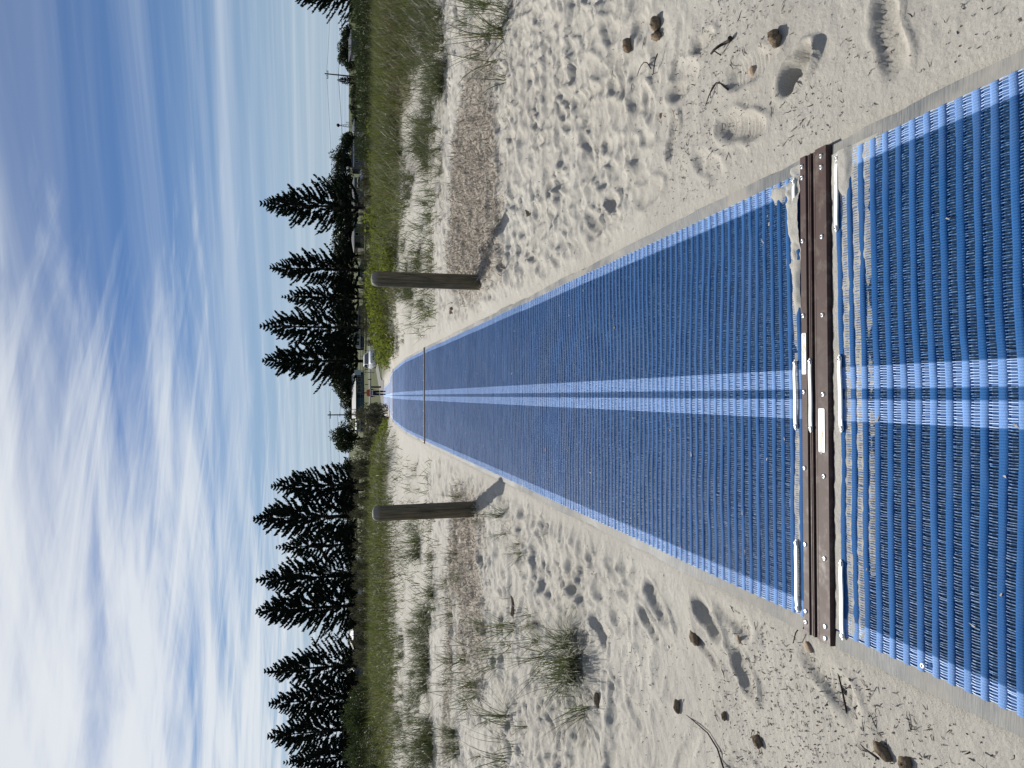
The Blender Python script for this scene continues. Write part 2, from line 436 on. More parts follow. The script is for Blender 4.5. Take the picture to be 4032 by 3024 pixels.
MATS['marram'] = leafmat('marram', (0.034, 0.052, 0.024), (0.10, 0.122, 0.058), (0.11, 0.135, 0.045), 0.30, 0.5, 0.3)
MATS['marram_dry'] = leafmat('marram_dry', (0.11, 0.085, 0.05), (0.23, 0.19, 0.115), (0.20, 0.15, 0.07), 0.25, 0.6, 0.3)
MATS['dune_grass'] = leafmat('dune_grass', (0.036, 0.054, 0.018), (0.105, 0.124, 0.046), (0.14, 0.165, 0.042), 0.36, 0.6, 0.2)
MATS['daisy'] = leafmat('daisy', (0.05, 0.075, 0.014), (0.105, 0.135, 0.028), (0.17, 0.20, 0.03), 0.42, 0.65, 0.1)
MATS['shrub_grey'] = leafmat('shrub_grey', (0.050, 0.050, 0.032), (0.115, 0.108, 0.072), (0.10, 0.10, 0.05), 0.28, 0.6, 0.3)
MATS['shrub_green'] = leafmat('shrub_green', (0.020, 0.032, 0.012), (0.058, 0.074, 0.030), (0.06, 0.08, 0.02), 0.25, 0.55, 0.3)
MATS['pine_leaf'] = leafmat('pine_leaf', (0.010, 0.018, 0.013), (0.028, 0.038, 0.026), (0.02, 0.03, 0.014), 0.10, 0.55, 0.3)
MATS['fig_leaf'] = leafmat('fig_leaf', (0.015, 0.024, 0.011), (0.045, 0.060, 0.024), (0.04, 0.06, 0.015), 0.15, 0.5, 0.35)
MATS['bark'] = simple('bark', (0.045, 0.036, 0.028), 0.9, 0.2, var=0.35, scale=4, bump=0.5)
MATS['stem'] = simple('stem', (0.11, 0.085, 0.06), 0.85, 0.2, var=0.3, scale=12)
MATS['weed'] = leafmat('weed', (0.20, 0.168, 0.128), (0.58, 0.52, 0.44), (0.10, 0.08, 0.05), 0.08, 0.75, 0.25)
MATS['twig'] = simple('twig', (0.030, 0.024, 0.020), 0.8, 0.25, var=0.5, scale=20)
MATS['twig_pale'] = simple('twig_pale', (0.20, 0.155, 0.11), 0.85, 0.2, var=0.3, scale=20)
t = NT('fibre_ball')
nz = t.noise(70, 6, 0.75, dist=1.0)
MATS['fibre_ball'] = t.bsdf(t.mix(t.rng(nz, 0.3, 0.7), (0.10, 0.072, 0.045), (0.29, 0.225, 0.155)), 0.95, 0.1, nz, 0.9, 0.008)
MATS['shell'] = simple('shell', (0.78, 0.76, 0.72), 0.4, 0.5, var=0.08)
MATS['tan_stone'] = simple('tan_stone', (0.36, 0.27, 0.18), 0.8, 0.2, var=0.25, scale=30, bump=0.3)

# ------------------------------------------------------------------ ground
def build_ground():
    ys = list(np.linspace(-40, 0.2, 26))
    y = 0.2
    while y < 2.2: y += 0.0105; ys.append(y)
    while y < 12: y *= 1.0037; ys.append(y)
    while y < 40: y *= 1.0095; ys.append(y)
    while y < 4000: y *= 1.06; ys.append(y)
    ys = np.array(ys)
    s = np.linspace(-1, 1, 641)
    so = 1 + (np.linspace(0, 1, 15)[1:]**2)*5
    s = np.concatenate([-so[::-1], s, so])
    hw = 1.7 + 0.62*np.maximum(ys, 0)
    Xg = hw[:, None]*s[None, :]; Yg = np.repeat(ys[:, None], len(s), 1)
    Z = hbase(Xg, Yg)
    wm = wrackmask(Xg, Yg)*((Yg > 5) & (Yg < 12))
    near = (ys > 0.2) & (ys < 16)
    i0, i1 = np.where(near)[0][[0, -1]]
    # ---- footprints: an oval hollow with a pushed-up rim, some with a tread
    D = np.zeros_like(Z)
    r2 = np.random.default_rng(4)
    prints = []
    def foot(x, y, a, L=0.28, W=0.105, dep=0.022, tread=0.0, rim=0.35): prints.append((x, y, a, L, W, dep, tread, rim))
    for v, yi, a, L, W, dep, tr in (
        (2921, 497, 1.25, .31, .115, .024, .0035), (3140, 280, 1.9, .20, .11, .050, 0), (2945, 275, 1.5, .30, .12, .015, .003),
        (3500, 140, 0.25, .30, .12, .018, .006), (2470, 560, 1.35, .26, .10, .020, .0045), (2700, 330, 1.6, .27, .11, .018, 0),
        (3250, 2650, 1.15, .33, .125, .020, .007), (2590, 2370, 1.05, .31, .12, .024, .005), (2790, 2430, 1.15, .26, .10, .030, 0),
        (2880, 2410, 1.3, .30, .12, .024, .006), (2370, 2480, 0.9, .29, .11, .026, 0), (2330, 2600, 1.1, .28, .11, .022, 0),
        (2560, 2450, 1.1, .24, .10, .026, 0), (2420, 2690, 1.3, .25, .09, .014, 0), (2790, 2570, 1.2, .24, .05, .012, 0),
        (2290, 400, 1.4, .28, .11, .026, 0), (2380, 700, 1.3, .28, .11, .024, .003)):
        p = gp(v, yi); foot(p.x, p.y, a, L, W, dep, tr)
    n = 0
    while n < 2100:
        y = 2.6 + 9.5*r2.random()**0.9
        sgn = 1 if r2.random() < 0.54 else -1
        x = sgn*(0.86 + r2.random()*(0.62*y+0.6))
        if y < 3.4 and r2.random() < 0.75: continue
        if x < 0 and y < 4.2 and r2.random() < 0.7: continue
        if wrackmask(np.array([x]), np.array([y]))[0] > 0.4 and r2.random() < 0.75: continue
        if y > 9.3 and r2.random() < 0.65: continue
        a = PI/2 + r2.normal(0, 0.55)
        foot(x, y, a, 0.17+0.14*r2.random(), 0.075+0.055*r2.random(), 0.007+0.014*r2.random()**1.5, 0.004 if r2.random() < 0.12 else 0, 0.3+0.3*r2.random())
        n += 1
    for (x, y, a, L, W, dep, tr, rim) in prints:
        R_ = L*1.1
        j0 = np.searchsorted(ys, y-R_); j1 = np.searchsorted(ys, y+R_)
        if j1 <= j0: continue
        xx = Xg[j0:j1]-x; yy = Yg[j0:j1]-y
        m = np.abs(xx[0]) < R_*1.3
        xx = xx[:, m]; yy = yy[:, m]
        if xx.size == 0: continue
        ca, sa = math.cos(a), math.sin(a)
        u = xx*ca+yy*sa; w = -xx*sa+yy*ca
        wob = 1 + 0.13*noise(u*14+x*31, w*14+y*17, 41)
        w_loc = W*(1-0.22*np.exp(-((u+0.04*L)/(0.16*L))**2))
        r = np.sqrt((u/(L*0.5))**2 + (w/(w_loc*0.5))**2)*wob
        hole = -dep*(0.75*(1-ss(r, 0.72, 1.06))+0.25*(1-ss(r, 0.2, 0.9)))
        heel = -0.35*dep*(1-ss(np.hypot((u-0.30*L)/(0.2*L), w/(0.4*W)), 0.4, 1.0))
        rm = dep*rim*1.6*np.exp(-((r-1.24)/0.15)**2)*(0.7+0.6*noise(u*9+x*7, w*9+y*3, 43))
        trd = 0
        if tr > 0: trd = tr*np.sin(u*2*PI/0.026 + 2.0*np.sin(w*30))*(1-ss(r, 0.75, 1.0))
        old = D[j0:j1, m]
        D[j0:j1, m] = old*(0.35+0.65*ss(r, 0.7, 1.25)) + hole + heel + rm + trd
    a = slice(i0, i1)
    off = ss(np.abs(Xg[a]), 0.775, 0.92)
    tramp = ss(Yg[a], 2.4, 4.5)*(1-ss(Yg[a], 9, 13))
    D[a] += 0.010*fbm(Xg[a]*6, Yg[a]*6, 51, 3)*(0.35+tramp) + 0.0055*fbm(Xg[a]*22, Yg[a]*22, 57, 3)*(0.4+0.8*tramp)
    D[a] += (0.030*(1-np.abs(fbm(Xg[a]*2.6, Yg[a]*3.4, 61, 2)))**4 + 0.012*(1-np.abs(fbm(Xg[a]*6, Yg[a]*8, 63, 2)))**4)*tramp
    # wind ripples on the clean sand further up
    rip = ss(Yg[a], 9.0, 10.5)
    D[a] += rip*0.006*np.sin(Yg[a]*30 + 3*fbm(Xg[a]*1.5, Yg[a]*1.5, 66, 2)*3)*np.clip(0.5+fbm(Xg[a]*0.9, Yg[a]*0.9, 68, 2), 0, 1)
    D[a] += wm[a]*(0.03 + 0.050*fbm(Xg[a]*4.5, Yg[a]*8, 71, 5, 0.6))
    Z[a] += D[a]*off
    dn = dune(Xg, Yg)
    veg = np.clip(ss(dn + 0.35*fbm(Xg*0.9, Yg*0.9, 81, 3), 0.42, 0.85), 0, 1)*(Yg > 10)
    veg = np.maximum(veg, ss(Yg, 24, 30)*ss(np.abs(Xg), 1.0, 2.2)*(1-ss(Yg, 68, 74)))
    lawn = ss(Yg, 66, 72)*ss(np.abs(Xg-0.02*(Yg-66)), 1.1, 2.0)*0 + ss(Yg, 68, 74)
    nr, nc = Z.shape
    idx = np.arange(nr*nc).reshape(nr, nc)
    Fq = np.stack([idx[:-1, :-1], idx[:-1, 1:], idx[1:, 1:], idx[1:, :-1]], -1).reshape(-1, 4)
    V = np.stack([Xg, Yg, Z], -1).reshape(-1, 3)
    me = mesh_np('ground', V, Fq, MATS['sand'], True, {'wrack': wm.ravel(), 'veg': veg.ravel(), 'lawn': lawn.ravel()})
    o = link('ground', me); tag(o, 'pale beach sand with footprints, rising to the dunes', 'sand', kind='structure')
    return ys, s, hw, Z
GY, GS, GHW, GZ = build_ground()
def zg(x, y):
    """height of the built ground sheet (with footprints)"""
    i = int(np.clip(np.searchsorted(GY, y)-1, 0, len(GY)-2))
    out = []
    for k in (i, i+1):
        out.append(np.interp(x/GHW[k], GS, GZ[k]))
    f = (y-GY[i])/(GY[i+1]-GY[i]); return float(out[0]*(1-f)+out[1]*f)

# road, kerb and footpath beyond the dunes
def strip(name, pts, w, lift, mat, label, cat):
    V = []; F = []
    n = len(pts)
    for i, (x, y) in enumerate(pts):
        a = pts[max(i-1, 0)]; b = pts[min(i+1, n-1)]
        d = Vector((b[0]-a[0], b[1]-a[1])).normalized(); q = Vector((-d.y, d.x))
        for k in range(5):
            s_ = (k/4-0.5)*w; X_ = x+q.x*s_; Y_ = y+q.y*s_
            V.append((X_, Y_, float(hbase(np.array([X_]), np.array([Y_]))[0])+lift))
    for i in range(n-1):
        for k in range(4): F.append((i*5+k, i*5+5+k, i*5+6+k, i*5+1+k))
    me = bpy.data.meshes.new(name); me.from_pydata(V, [], F); me.materials.append(mat); me.update()
    return tag(link(name, me), label, cat, kind='structure')
MATS['asphalt'] = simple('asphalt', (0.085, 0.085, 0.088), 0.9, 0.2, var=0.2, scale=2)
MATS['concrete'] = simple('concrete', (0.30, 0.29, 0.27), 0.85, 0.2, var=0.12, scale=1.5)
MATS['gravel'] = simple('gravel', (0.17, 0.165, 0.155), 0.9, 0.2, var=0.25, scale=1.5)
strip('road', [(x, 131+0.0006*x*x) for x in np.linspace(-130, 130, 53)], 7.0, 0.06, MATS['asphalt'], 'grey road crossing behind the dunes', 'road')
strip('kerb', [(x, 126.9+0.0006*x*x) for x in np.linspace(-130, 130, 53)], 0.7, 0.16, MATS['concrete'], 'pale concrete kerb along the near side of the road', 'kerb')
strip('kerb', [(x, 135.2+0.0006*x*x) for x in np.linspace(-130, 130, 53)], 0.9, 0.16, MATS['concrete'], 'pale concrete kerb along the far side of the road', 'kerb')
strip('footpath', [(0, 66), (0.1, 72), (0.5, 79), (1.6, 87), (3.4, 96), (6, 106), (9, 116), (11, 126)], 2.6, 0.05, MATS['gravel'], 'grey gravel path leading from the mat to the road', 'path')

# ------------------------------------------------------------------ the roll-out mats
HALF = 0.71; PITCHR = 0.05
def zm(x, y):
    x = np.asarray(x, float); y = np.asarray(y, float)
    flat = np.ones_like(y)
    for j in (2.13, 12.1, 22.0): flat = flat*ss(np.abs(y-j), 0.06, 0.5)
    return zp(y) + 0.010 + flat*(0.006*noise(x*1.6+9, y*1.1, 101) + 0.003*noise(x*5, y*3.5, 103))
def wy(x, y):
    return y + 0.011*noise(np.asarray(x)*1.7, np.asarray(y)*2.3, 107) + 0.0035*noise(np.asarray(x)*5, np.asarray(y)*2.3, 109)
RIBP = [(-0.0145, 0.0), (-0.0115, 0.0050), (-0.004, 0.0068), (0.004, 0.0068), (0.0115, 0.0050), (0.0145, 0.0)]
def rib_geo(yks, nx):
    xs = np.linspace(-HALF, HALF, nx); K = len(yks); P_ = len(RIBP)
    V = np.zeros((K, P_, nx, 3))
    for k, yk in enumerate(yks):
        yc = wy(xs, np.full(nx, yk)); zc_ = zm(xs, yc)
        wv = 1+0.10*noise(xs*9, np.full(nx, yk*37), 111)
        for p, (dy_, dz_) in enumerate(RIBP):
            V[k, p, :, 0] = xs; V[k, p, :, 1] = yc+dy_*wv; V[k, p, :, 2] = zc_+dz_*(0.9+0.2*noise(xs*13, np.full(nx, yk*23), 113))
    idx = np.arange(K*P_*nx).reshape(K, P_, nx)
    F = np.stack([idx[:, :-1, :-1], idx[:, :-1, 1:], idx[:, 1:, 1:], idx[:, 1:, :-1]], -1).reshape(-1, 4)
    return V.reshape(-1, 3), F
def thread_geo(gaps, step, w):
    """gaps: centre y of each gap; threads run from rib to rib"""
    xs = np.arange(-HALF+0.004, HALF, step)
    GX, GYY = np.meshgrid(xs, gaps); GX = GX.ravel().copy(); GYY = GYY.ravel()
    r = np.random.default_rng(77)
    GX += r.normal(0, step*0.10, len(GX)); ww = w*(0.75+0.5*r.random(len(GX)))
    sl = r.normal(0, 0.0005, len(GX))
    V = np.zeros((len(GX), 6, 3))
    for i, (dy_, dz_) in enumerate(((-0.0135, 0.0035), (0.0, 0.0058), (0.0135, 0.0035))):
        yy = wy(GX, GYY)+dy_; zz = zm(GX, yy)+dz_+0.0012*r.normal(0, 0.5, len(GX))
        for sgn, k in ((-1, 0), (1, 1)):
            V[:, i*2+k, 0] = GX+sgn*ww/2+sl*(i-1); V[:, i*2+k, 1] = yy; V[:, i*2+k, 2] = zz
    b = np.arange(len(GX))[:, None]*6
    F = np.concatenate([b+np.array([[0, 1, 3, 2]]), b+np.array([[2, 3, 5, 4]])])
    return V.reshape(-1, 3), F
def sheet_geo(y0, y1, x0, x1, ny, nx, dz, fy=None):
    xs = np.linspace(x0, x1, nx); ys = np.linspace(y0, y1, ny)
    GX, G2 = np.meshgrid(xs, ys); Z = zm(GX, G2)+dz
    idx = np.arange(nx*ny).reshape(ny, nx)
    F = np.stack([idx[:-1, :-1], idx[:-1, 1:], idx[1:, 1:], idx[1:, :-1]], -1).reshape(-1, 4)
    return np.stack([GX, G2, Z], -1), F
def mat_section(y0, y1, label, nparts_to, far=False):
    root = empty('beach_mat', (0, 0, 0)); tag(root, label, 'beach mat', 'lengths of the blue roll-out mat')
    ny = max(6, int((y1-y0)/0.06))
    V, F = sheet_geo(y0, y1, -HALF, HALF, ny, 25, 0.0)
    link('shade_or_mat_sheet', mesh_np('shade_or_mat_sheet', V, F, MATS['mat_far' if far else 'mat_gap_shade']), root)  # dark sheet stands in for shade in the gaps; far length: plain mat
    for sg in (-1, 1):
        ny2 = max(8, int((y1-y0)/(0.02 if y1 < 13 else 0.1))); nx2 = 7
        V, F = sheet_geo(y0, y1, HALF-0.004 if sg > 0 else -HALF+0.004, sg*0.752, ny2, nx2, 0.003)
        e = (np.abs(V[..., 0])-HALF)/0.042
        V[..., 0] += sg*0.006*noise(V[..., 1]*2.3, V[..., 1]*0+sg, 121)*e + sg*0.003*noise(V[..., 1]*9, V[..., 1]*0+sg, 122)*e
        V[..., 2] += 0.010*np.clip(noise(V[..., 1]*1.7, V[..., 1]*0+sg*3, 123), 0, 1)*e - 0.002*np.maximum(e, 0) + 0.0015*noise(V[..., 1]*55, V[..., 0]*20, 124)
        link('edging', mesh_np('edging', V, F if sg > 0 else F[:, ::-1], MATS['mat_edging']), root)
    if far: return root
    yks = np.arange(y0+0.016, y1-0.014, PITCHR)
    nearr = [y for y in yks if y < nparts_to]; rest = [y for y in yks if y >= nparts_to]
    for yk in nearr:
        V, F = rib_geo([yk], 57); link('rib', mesh_np('rib', V, F, MATS['mat_rib']), root)
    if rest:
        V, F = rib_geo(rest, 29); o = link('woven_ribs', mesh_np('woven_ribs', V, F, MATS['mat_rib']), root); tag(o, kind='stuff')
    gaps = yks[:-1]+PITCHR/2
    g1 = gaps[gaps < 12.1]; g2 = gaps[gaps >= 12.1]
    if len(g1):
        V, F = thread_geo(g1, 0.0070, 0.0022); tag(link('mesh_threads', mesh_np('mesh_threads', V, F, MATS['mat_thread'], False), root), kind='stuff')
    if len(g2):
        V, F = thread_geo(g2, 0.014, 0.0046); tag(link('mesh_threads', mesh_np('mesh_threads', V, F, MATS['mat_thread'], False), root), kind='stuff')
    return root
J1, J2, J3 = (2.055, 2.205), (12.03, 12.17), (21.93, 22.07)
mat_a = mat_section(0.35, J1[0]-0.004, 'nearest length of blue mat with wide light-blue ribs, cut by the picture edge', 9)
mat_b = mat_section(J1[1]+0.004, J2[0]-0.004, 'long middle length of blue mat running between the two timber bollards', 5.2)
mat_c = mat_section(J2[1]+0.004, J3[0]-0.004, 'distant length of blue mat climbing to the crest of the dune', 0)
mat_d = mat_section(J3[1]+0.004, 70.0, 'farthest strip of blue mat beyond the crest, under the walking person', 0, far=True)

# ---- connectors
def extrude_profile(name, prof, x0, x1, mat, parent, zbase, nx=2):
    mb = MB(); xs = np.linspace(x0, x1, nx)
    mb.loft([[(x, y, z+zbase) for y, z in prof] for x in xs], True)
    return mb.build(name, mat, parent)
def rivet_meshes():
    a = MB().lathe([(0.0001, -0.001), (0.0078, -0.001), (0.0078, 0.0010), (0.0066, 0.0032), (0.0036, 0.0044), (0.0034, 0.0030), (0.0001, 0.0030)], 14).mesh('rivet', MATS['rivet'], True)
    b = MB().lathe([(0.0001, 0.0), (0.0026, 0.0), (0.0026, 0.0038), (0.0001, 0.0038)], 10).mesh('rivet_pin', MATS['rivet_hole'], False)
    return a, b
RV, RVP = rivet_meshes()
def rivet(x, y, z, parent):
    o = link('rivet', RV, parent, (x, y, z)); link('rivet_pin', RVP, o)
    return o
def strap(x0, x1, y0, y1, z, parent, sink=0.0, arch=0.003):
    """white riveted carry strap, flat with rounded ends, slightly bowed"""
    mb = MB(); n = 26; w = 0.0085; rings = []
    for i in range(n+1):
        t_ = i/n; x = x0+(x1-x0)*t_; y = y0+(y1-y0)*t_ + 0.0012*math.sin(t_*7+x0*9)
        e = min(t_, 1-t_)*abs(x1-x0)
        ww = w*math.sqrt(max(0.02, 1-max(0, 1-e/w)**2))
        zz = z + arch*min(1, max(0, (e-0.012)/0.03))**0.7 - sink*t_
        rings.append([(x, y-ww, zz), (x, y+ww, zz), (x, y+ww*0.85, zz+0.0032), (x, y-ww*0.85, zz+0.0032)])
    if x1 < x0: rings = [r[::-1] for r in rings]
    mb.loft(rings, True)
    o = mb.build('carry_strap', MATS['strap_white'], parent)
    for t_ in (0.055, 0.945):
        if sink and t_ > 0.5: continue
        zr = z+0.0034-sink*t_ + arch*0.12
        link('rivet', RV, o, (x0+(x1-x0)*t_, y0+(y1-y0)*t_, zr))
    return o
def text_mesh(name, body, size, mat):
    cu = bpy.data.curves.new(name, 'FONT'); cu.body = body; cu.size = size; cu.align_x = 'LEFT'; cu.extrude = 0.0001
    to = bpy.data.objects.new(name, cu); COL.objects.link(to)
    dg = bpy.context.evaluated_depsgraph_get(); me = bpy.data.meshes.new_from_object(to.evaluated_get(dg))
    bpy.data.objects.remove(to); me.materials.clear(); me.materials.append(mat); me.name = name
    return me
def sticker(parent, xa, xb, yc, z, w, flip):
    """white sticker on a rail; flip turns the print to read from the other side"""
    L = abs(xb-xa); cx = (xa+xb)/2
    e = MB(); b = 0.003
    ring = lambda q, zz: [(-L/2+q, -w/2, zz), (L/2-q, -w/2, zz), (L/2, -w/2+q, zz), (L/2, w/2-q, zz), (L/2-q, w/2, zz), (-L/2+q, w/2, zz), (-L/2, w/2-q, zz), (-L/2, -w/2+q, zz)]
    e.loft([ring(b, 0), ring(b, 0.0006)], True)
    o = e.build('sticker', MATS['sticker'], parent, loc=(cx, yc, z))
    o.rotation_euler = (0, 0, PI if flip else 0)
    zt = 0.0010
    # print runs: logo at the right end, small lines of text in the middle
    def put(me, x, y, name='lettering'):
        q = link(name, me, o, (x, y, zt)); return q
    put(text_mesh('lettering', 'Mobi', w*0.62, MATS['ink_orange']), L*0.5-0.060, -w*0.22)
    put(text_mesh('lettering', '-mat', w*0.56, MATS['ink_grey']), L*0.5-0.0265, -w*0.22)
    put(text_mesh('lettering', 'www.mobi-mat.com', w*0.20, MATS['ink_blue']), -L*0.5+0.032, w*0.06)
    ringm = MB(); n = 24
    for k in range(n):
        a0, a1 = 2*PI*k/n, 2*PI*(k+1)/n
        ringm.add([(0.011*math.cos(a0), 0.010*math.sin(a0), 0), (0.011*math.cos(a1), 0.010*math.sin(a1), 0), (0.0098*math.cos(a1), 0.0088*math.sin(a1), 0), (0.0098*math.cos(a0), 0.0088*math.sin(a0), 0)], [(0, 1, 2, 3)])
    put(ringm.mesh('logo_ring', MATS['ink_orange']), L*0.5-0.053, 0, 'logo_ring')
    return o
def connector(J, label, detail):
    y0, y1 = J; yc = (y0+y1)/2; root = empty('mat_connector', (0, 0, 0)); tag(root, label, 'mat connector', 'brown joint bars between the mats')
    zb = float(zp(yc)); k = (y1-y0)/0.150; X0, X1 = -0.755, 0.755
    B = MATS['brown_rail']
    f = lambda pr: [(y0+q[0]*k, q[1]) for q in pr]
    extrude_profile('near_rail', f([(0.003, 0.002), (0.005, 0.020), (0.008, 0.0235), (0.060, 0.0245), (0.063, 0.0215), (0.063, 0.002)]), X0, X1, B, root, zb)
    extrude_profile('centre_rib', f([(0.0665, 0.004), (0.0665, 0.017), (0.069, 0.0195), (0.077, 0.0195), (0.080, 0.017), (0.080, 0.004)]), X0+0.002, X1-0.002, B, root, zb)
    extrude_profile('centre_rib', f([(0.086, 0.004), (0.086, 0.0215), (0.088, 0.0230), (0.091, 0.0230), (0.093, 0.021), (0.093, 0.004)]), X0+0.002, X1-0.002, B, root, zb)
    extrude_profile('groove', f([(0.063, -0.004), (0.063, 0.006), (0.112, 0.006), (0.112, -0.004)]), X0+0.003, X1-0.003, MATS['groove'], root, zb)
    extrude_profile('lip', f([(0.101, 0.004), (0.101, 0.016), (0.103, 0.018), (0.1085, 0.018), (0.1105, 0.016), (0.1105, 0.004)]), X0+0.001, X1-0.001, B, root, zb)
    extrude_profile('far_rail', f([(0.113, 0.001), (0.113, 0.019), (0.116, 0.022), (0.144, 0.0225), (0.148, 0.019), (0.149, 0.001)]), X0, X1, B, root, zb)
    if detail:
        for x in (.724, .689, .487, .249, .007, -.234, -.475, -.685, -.719): rivet(x, y0+0.133, zb+0.0224, root)
        for x in (.727, .693, .48, .241, 0, -.249, -.498, -.703, -.738): rivet(x, y0+0.030, zb+0.0240, root)
        s_ = strap(.113, -.12, y0+0.0955, y0+0.0935, zb+0.0235, root, arch=0.0015)
        sticker(root, .063, .194, y0+0.1305, zb+0.0232, 0.024, False)
        sticker(root, -.177, -.043, y0+0.0385, zb+0.0249, 0.032, True)
    else:
        for x in np.linspace(-0.72, 0.72, 7): link('rivet', RV, root, (float(x), y0+0.133, zb+0.0224))
    return root
connector(J1, 'brown ribbed joint bar with white stickers and rivets in the foreground', True)
connector(J2, 'thin dark joint bar across the mat beyond the timber bollards', False)
connector(J3, 'farthest dark joint bar, a thin line just before the crest', False)
zj = float(zp(2.0))
strap(.711, .481, 2.016, 2.024, zj+0.0185, mat_a); strap(.117, -.113, 2.014, 2.008, zj+0.0185, mat_a); strap(-.487, -.722, 2.016, 2.012, zj+0.0185, mat_a)
zj = float(zp(2.24))
strap(.700, .470, 2.234, 2.236, zj+0.0185, mat_b, sink=0.010, arch=0.003); strap(.112, -.116, 2.236, 2.234, zj+0.0185, mat_b); strap(-.468, -.700, 2.238, 2.234, zj+0.0185, mat_b)
for mroot, x, y in ((mat_a, .699, 1.985), (mat_a, -.690, 1.70)):
    o = link('rivet', RV, mroot, (x, y, float(zp(y))+0.019)); link('rivet_pin', RVP, o)

# ---- loose sand on the mat beside the near joint
def sand_drift(name, x0, x1, y0, y1, res, hf, label):
    nx = int((x1-x0)/res)+1; ny = int((y1-y0)/res)+1
    xs = np.linspace(x0, x1, nx); ys = np.linspace(y0, y1, ny)
    GX, G2 = np.meshgrid(xs, ys); hgt_ = hf(GX, G2)
    Zs = zm(GX, G2)+hgt_
    idx = np.arange(nx*ny).reshape(ny, nx)
    F = np.stack([idx[:-1, :-1], idx[:-1, 1:], idx[1:, 1:], idx[1:, :-1]], -1).reshape(-1, 4)
    keep = (hgt_.ravel()[F] > 0.0004).any(1)
    F = F[keep]
    used, inv = np.unique(F, return_inverse=True)
    V = np.stack([GX, G2, Zs], -1).reshape(-1, 3)[used]
    o = link(name, mesh_np(name, V, inv.reshape(-1, 4), MATS['loose_sand'])); tag(o, label, 'sand', kind='stuff'); return o
def hf_near(x, y):
    n = fbm(x*7, y*9, 131, 4); n2 = fbm(x*2.2, y*2.2, 133, 2)
    d = 2.05-y
    fill = 0.0050*ss(0.20+0.06*n2+0.07*x-d+0.05*n, 0.0, 0.06)
    heap = 0.009*ss(1-np.hypot((x-0.66)/0.10, (y-2.0)/0.06)+0.4*n, 0.1, 0.7)
    return fill + heap + 0.0018*fbm(x*40, y*40, 137, 2)*(fill > 0.001) - 0.0012
def hf_far(x, y):
    n = fbm(x*7, y*9, 141, 4); n2 = fbm(x*2.0, y*2.0, 143, 2)
    d = y-2.21
    fill = 0.0050*ss(0.075+0.05*n2-d+0.04*n, 0.0, 0.05)
    heap = 0.011*ss(1-np.hypot((x-0.58)/0.17, (y-2.235)/0.075)+0.7*n+0.35*fbm(x*38, y*38, 149, 3), 0.1, 0.9) + 0.010*ss(1-np.hypot((x-0.68)/0.05, (y-2.33)/0.08)+0.4*n+0.4*fbm(x*38, y*38, 149, 3), 0.1, 0.8) + 0.009*ss(1-np.hypot((x-0.35)/0.14, (y-2.23)/0.04)+0.4*n, 0.1, 0.8)
    return fill + heap + 0.0022*fbm(x*40, y*40, 147, 2)*(fill+heap > 0.001) - 0.0012
sand_drift('sand_drift', -0.70, 0.72, 1.55, 2.052, 0.005, hf_near, 'sand filling the mat gaps on the near side of the joint bar')
sand_drift('sand_drift', -0.70, 0.74, 2.21, 2.46, 0.005, hf_far, 'sand heaped on the mat on the far side of the joint bar')
pl = gp(2075, 1930)
def hf_lick(x, y):
    n = fbm(x*6, y*8, 151, 3)
    return 0.012*ss(1-np.hypot((x-pl.x+0.06)/0.17, (y-pl.y)/0.16)+0.5*n, 0.15, 0.8)-0.0012
sand_drift('sand_drift', -0.72, -0.3, pl.y-0.4, pl.y+0.4, 0.012, hf_lick, 'small lick of sand washed over the mat edge near the bollard shadow')

# ------------------------------------------------------------------ timber bollards
def bollard(p, h, r, label, seed, lean=(0, 0)):
    mb = MB(); n = 64; rr = random.Random(seed)
    prof = [(1.02, -0.25), (1.02, 0.0)] + [(1.015-0.045*z_, z_) for z_ in np.linspace(0.06, h-0.1, 14)] + [(0.972, h-0.075), (0.96, h-0.055), (0.86, h-0.028), (0.66, h-0.010), (0.36, h-0.002), (0.02, h)]
    ph = [rr.random()*6 for _ in range(3)]
    rings = []
    splits = [(int(n*(0.75+q_)) % n, za, zb_) for q_, za, zb_ in ((rr.uniform(-.16, -.06), 0.35, h+1), (rr.uniform(.04, .15), 0.1, 0.75), (rr.uniform(-.03, .03), 0.55, h-0.1))]
    for f_, z_ in prof:
        ring = []
        for k in range(n):
            a = 2*PI*k/n
            q = r*f_*(1+0.012*math.sin(2*a+ph[0])+0.008*math.sin(5*a+ph[1]+z_*2))
            for c0, za, zb_ in splits:
                if abs(k-c0) < 1 and za < z_ < zb_: q *= 0.84
            ring.append((q*math.cos(a)+lean[0]*z_, q*math.sin(a)+lean[1]*z_, z_))
        rings.append(ring)
    mb.loft(rings, True)
    return tag(mb.build('timber_bollard', MATS['bollard_timber'], smooth=True, loc=p), label, 'bollard', 'round timber bollards flanking the mat')
pb = gp(1885, 1112); bollard((pb.x, pb.y, zg(pb.x, pb.y)-0.02), 1.055, 0.074, 'weathered round timber bollard in brown seaweed, above the mat in the picture', 3, (0.006, 0))
PBR = pb
pb = gp(1862, 2005); bollard((pb.x, pb.y, zg(pb.x, pb.y)-0.02), 1.065, 0.079, 'weathered round timber bollard whose shadow crosses the mat edge', 8, (-0.010, 0))
PBL = pb

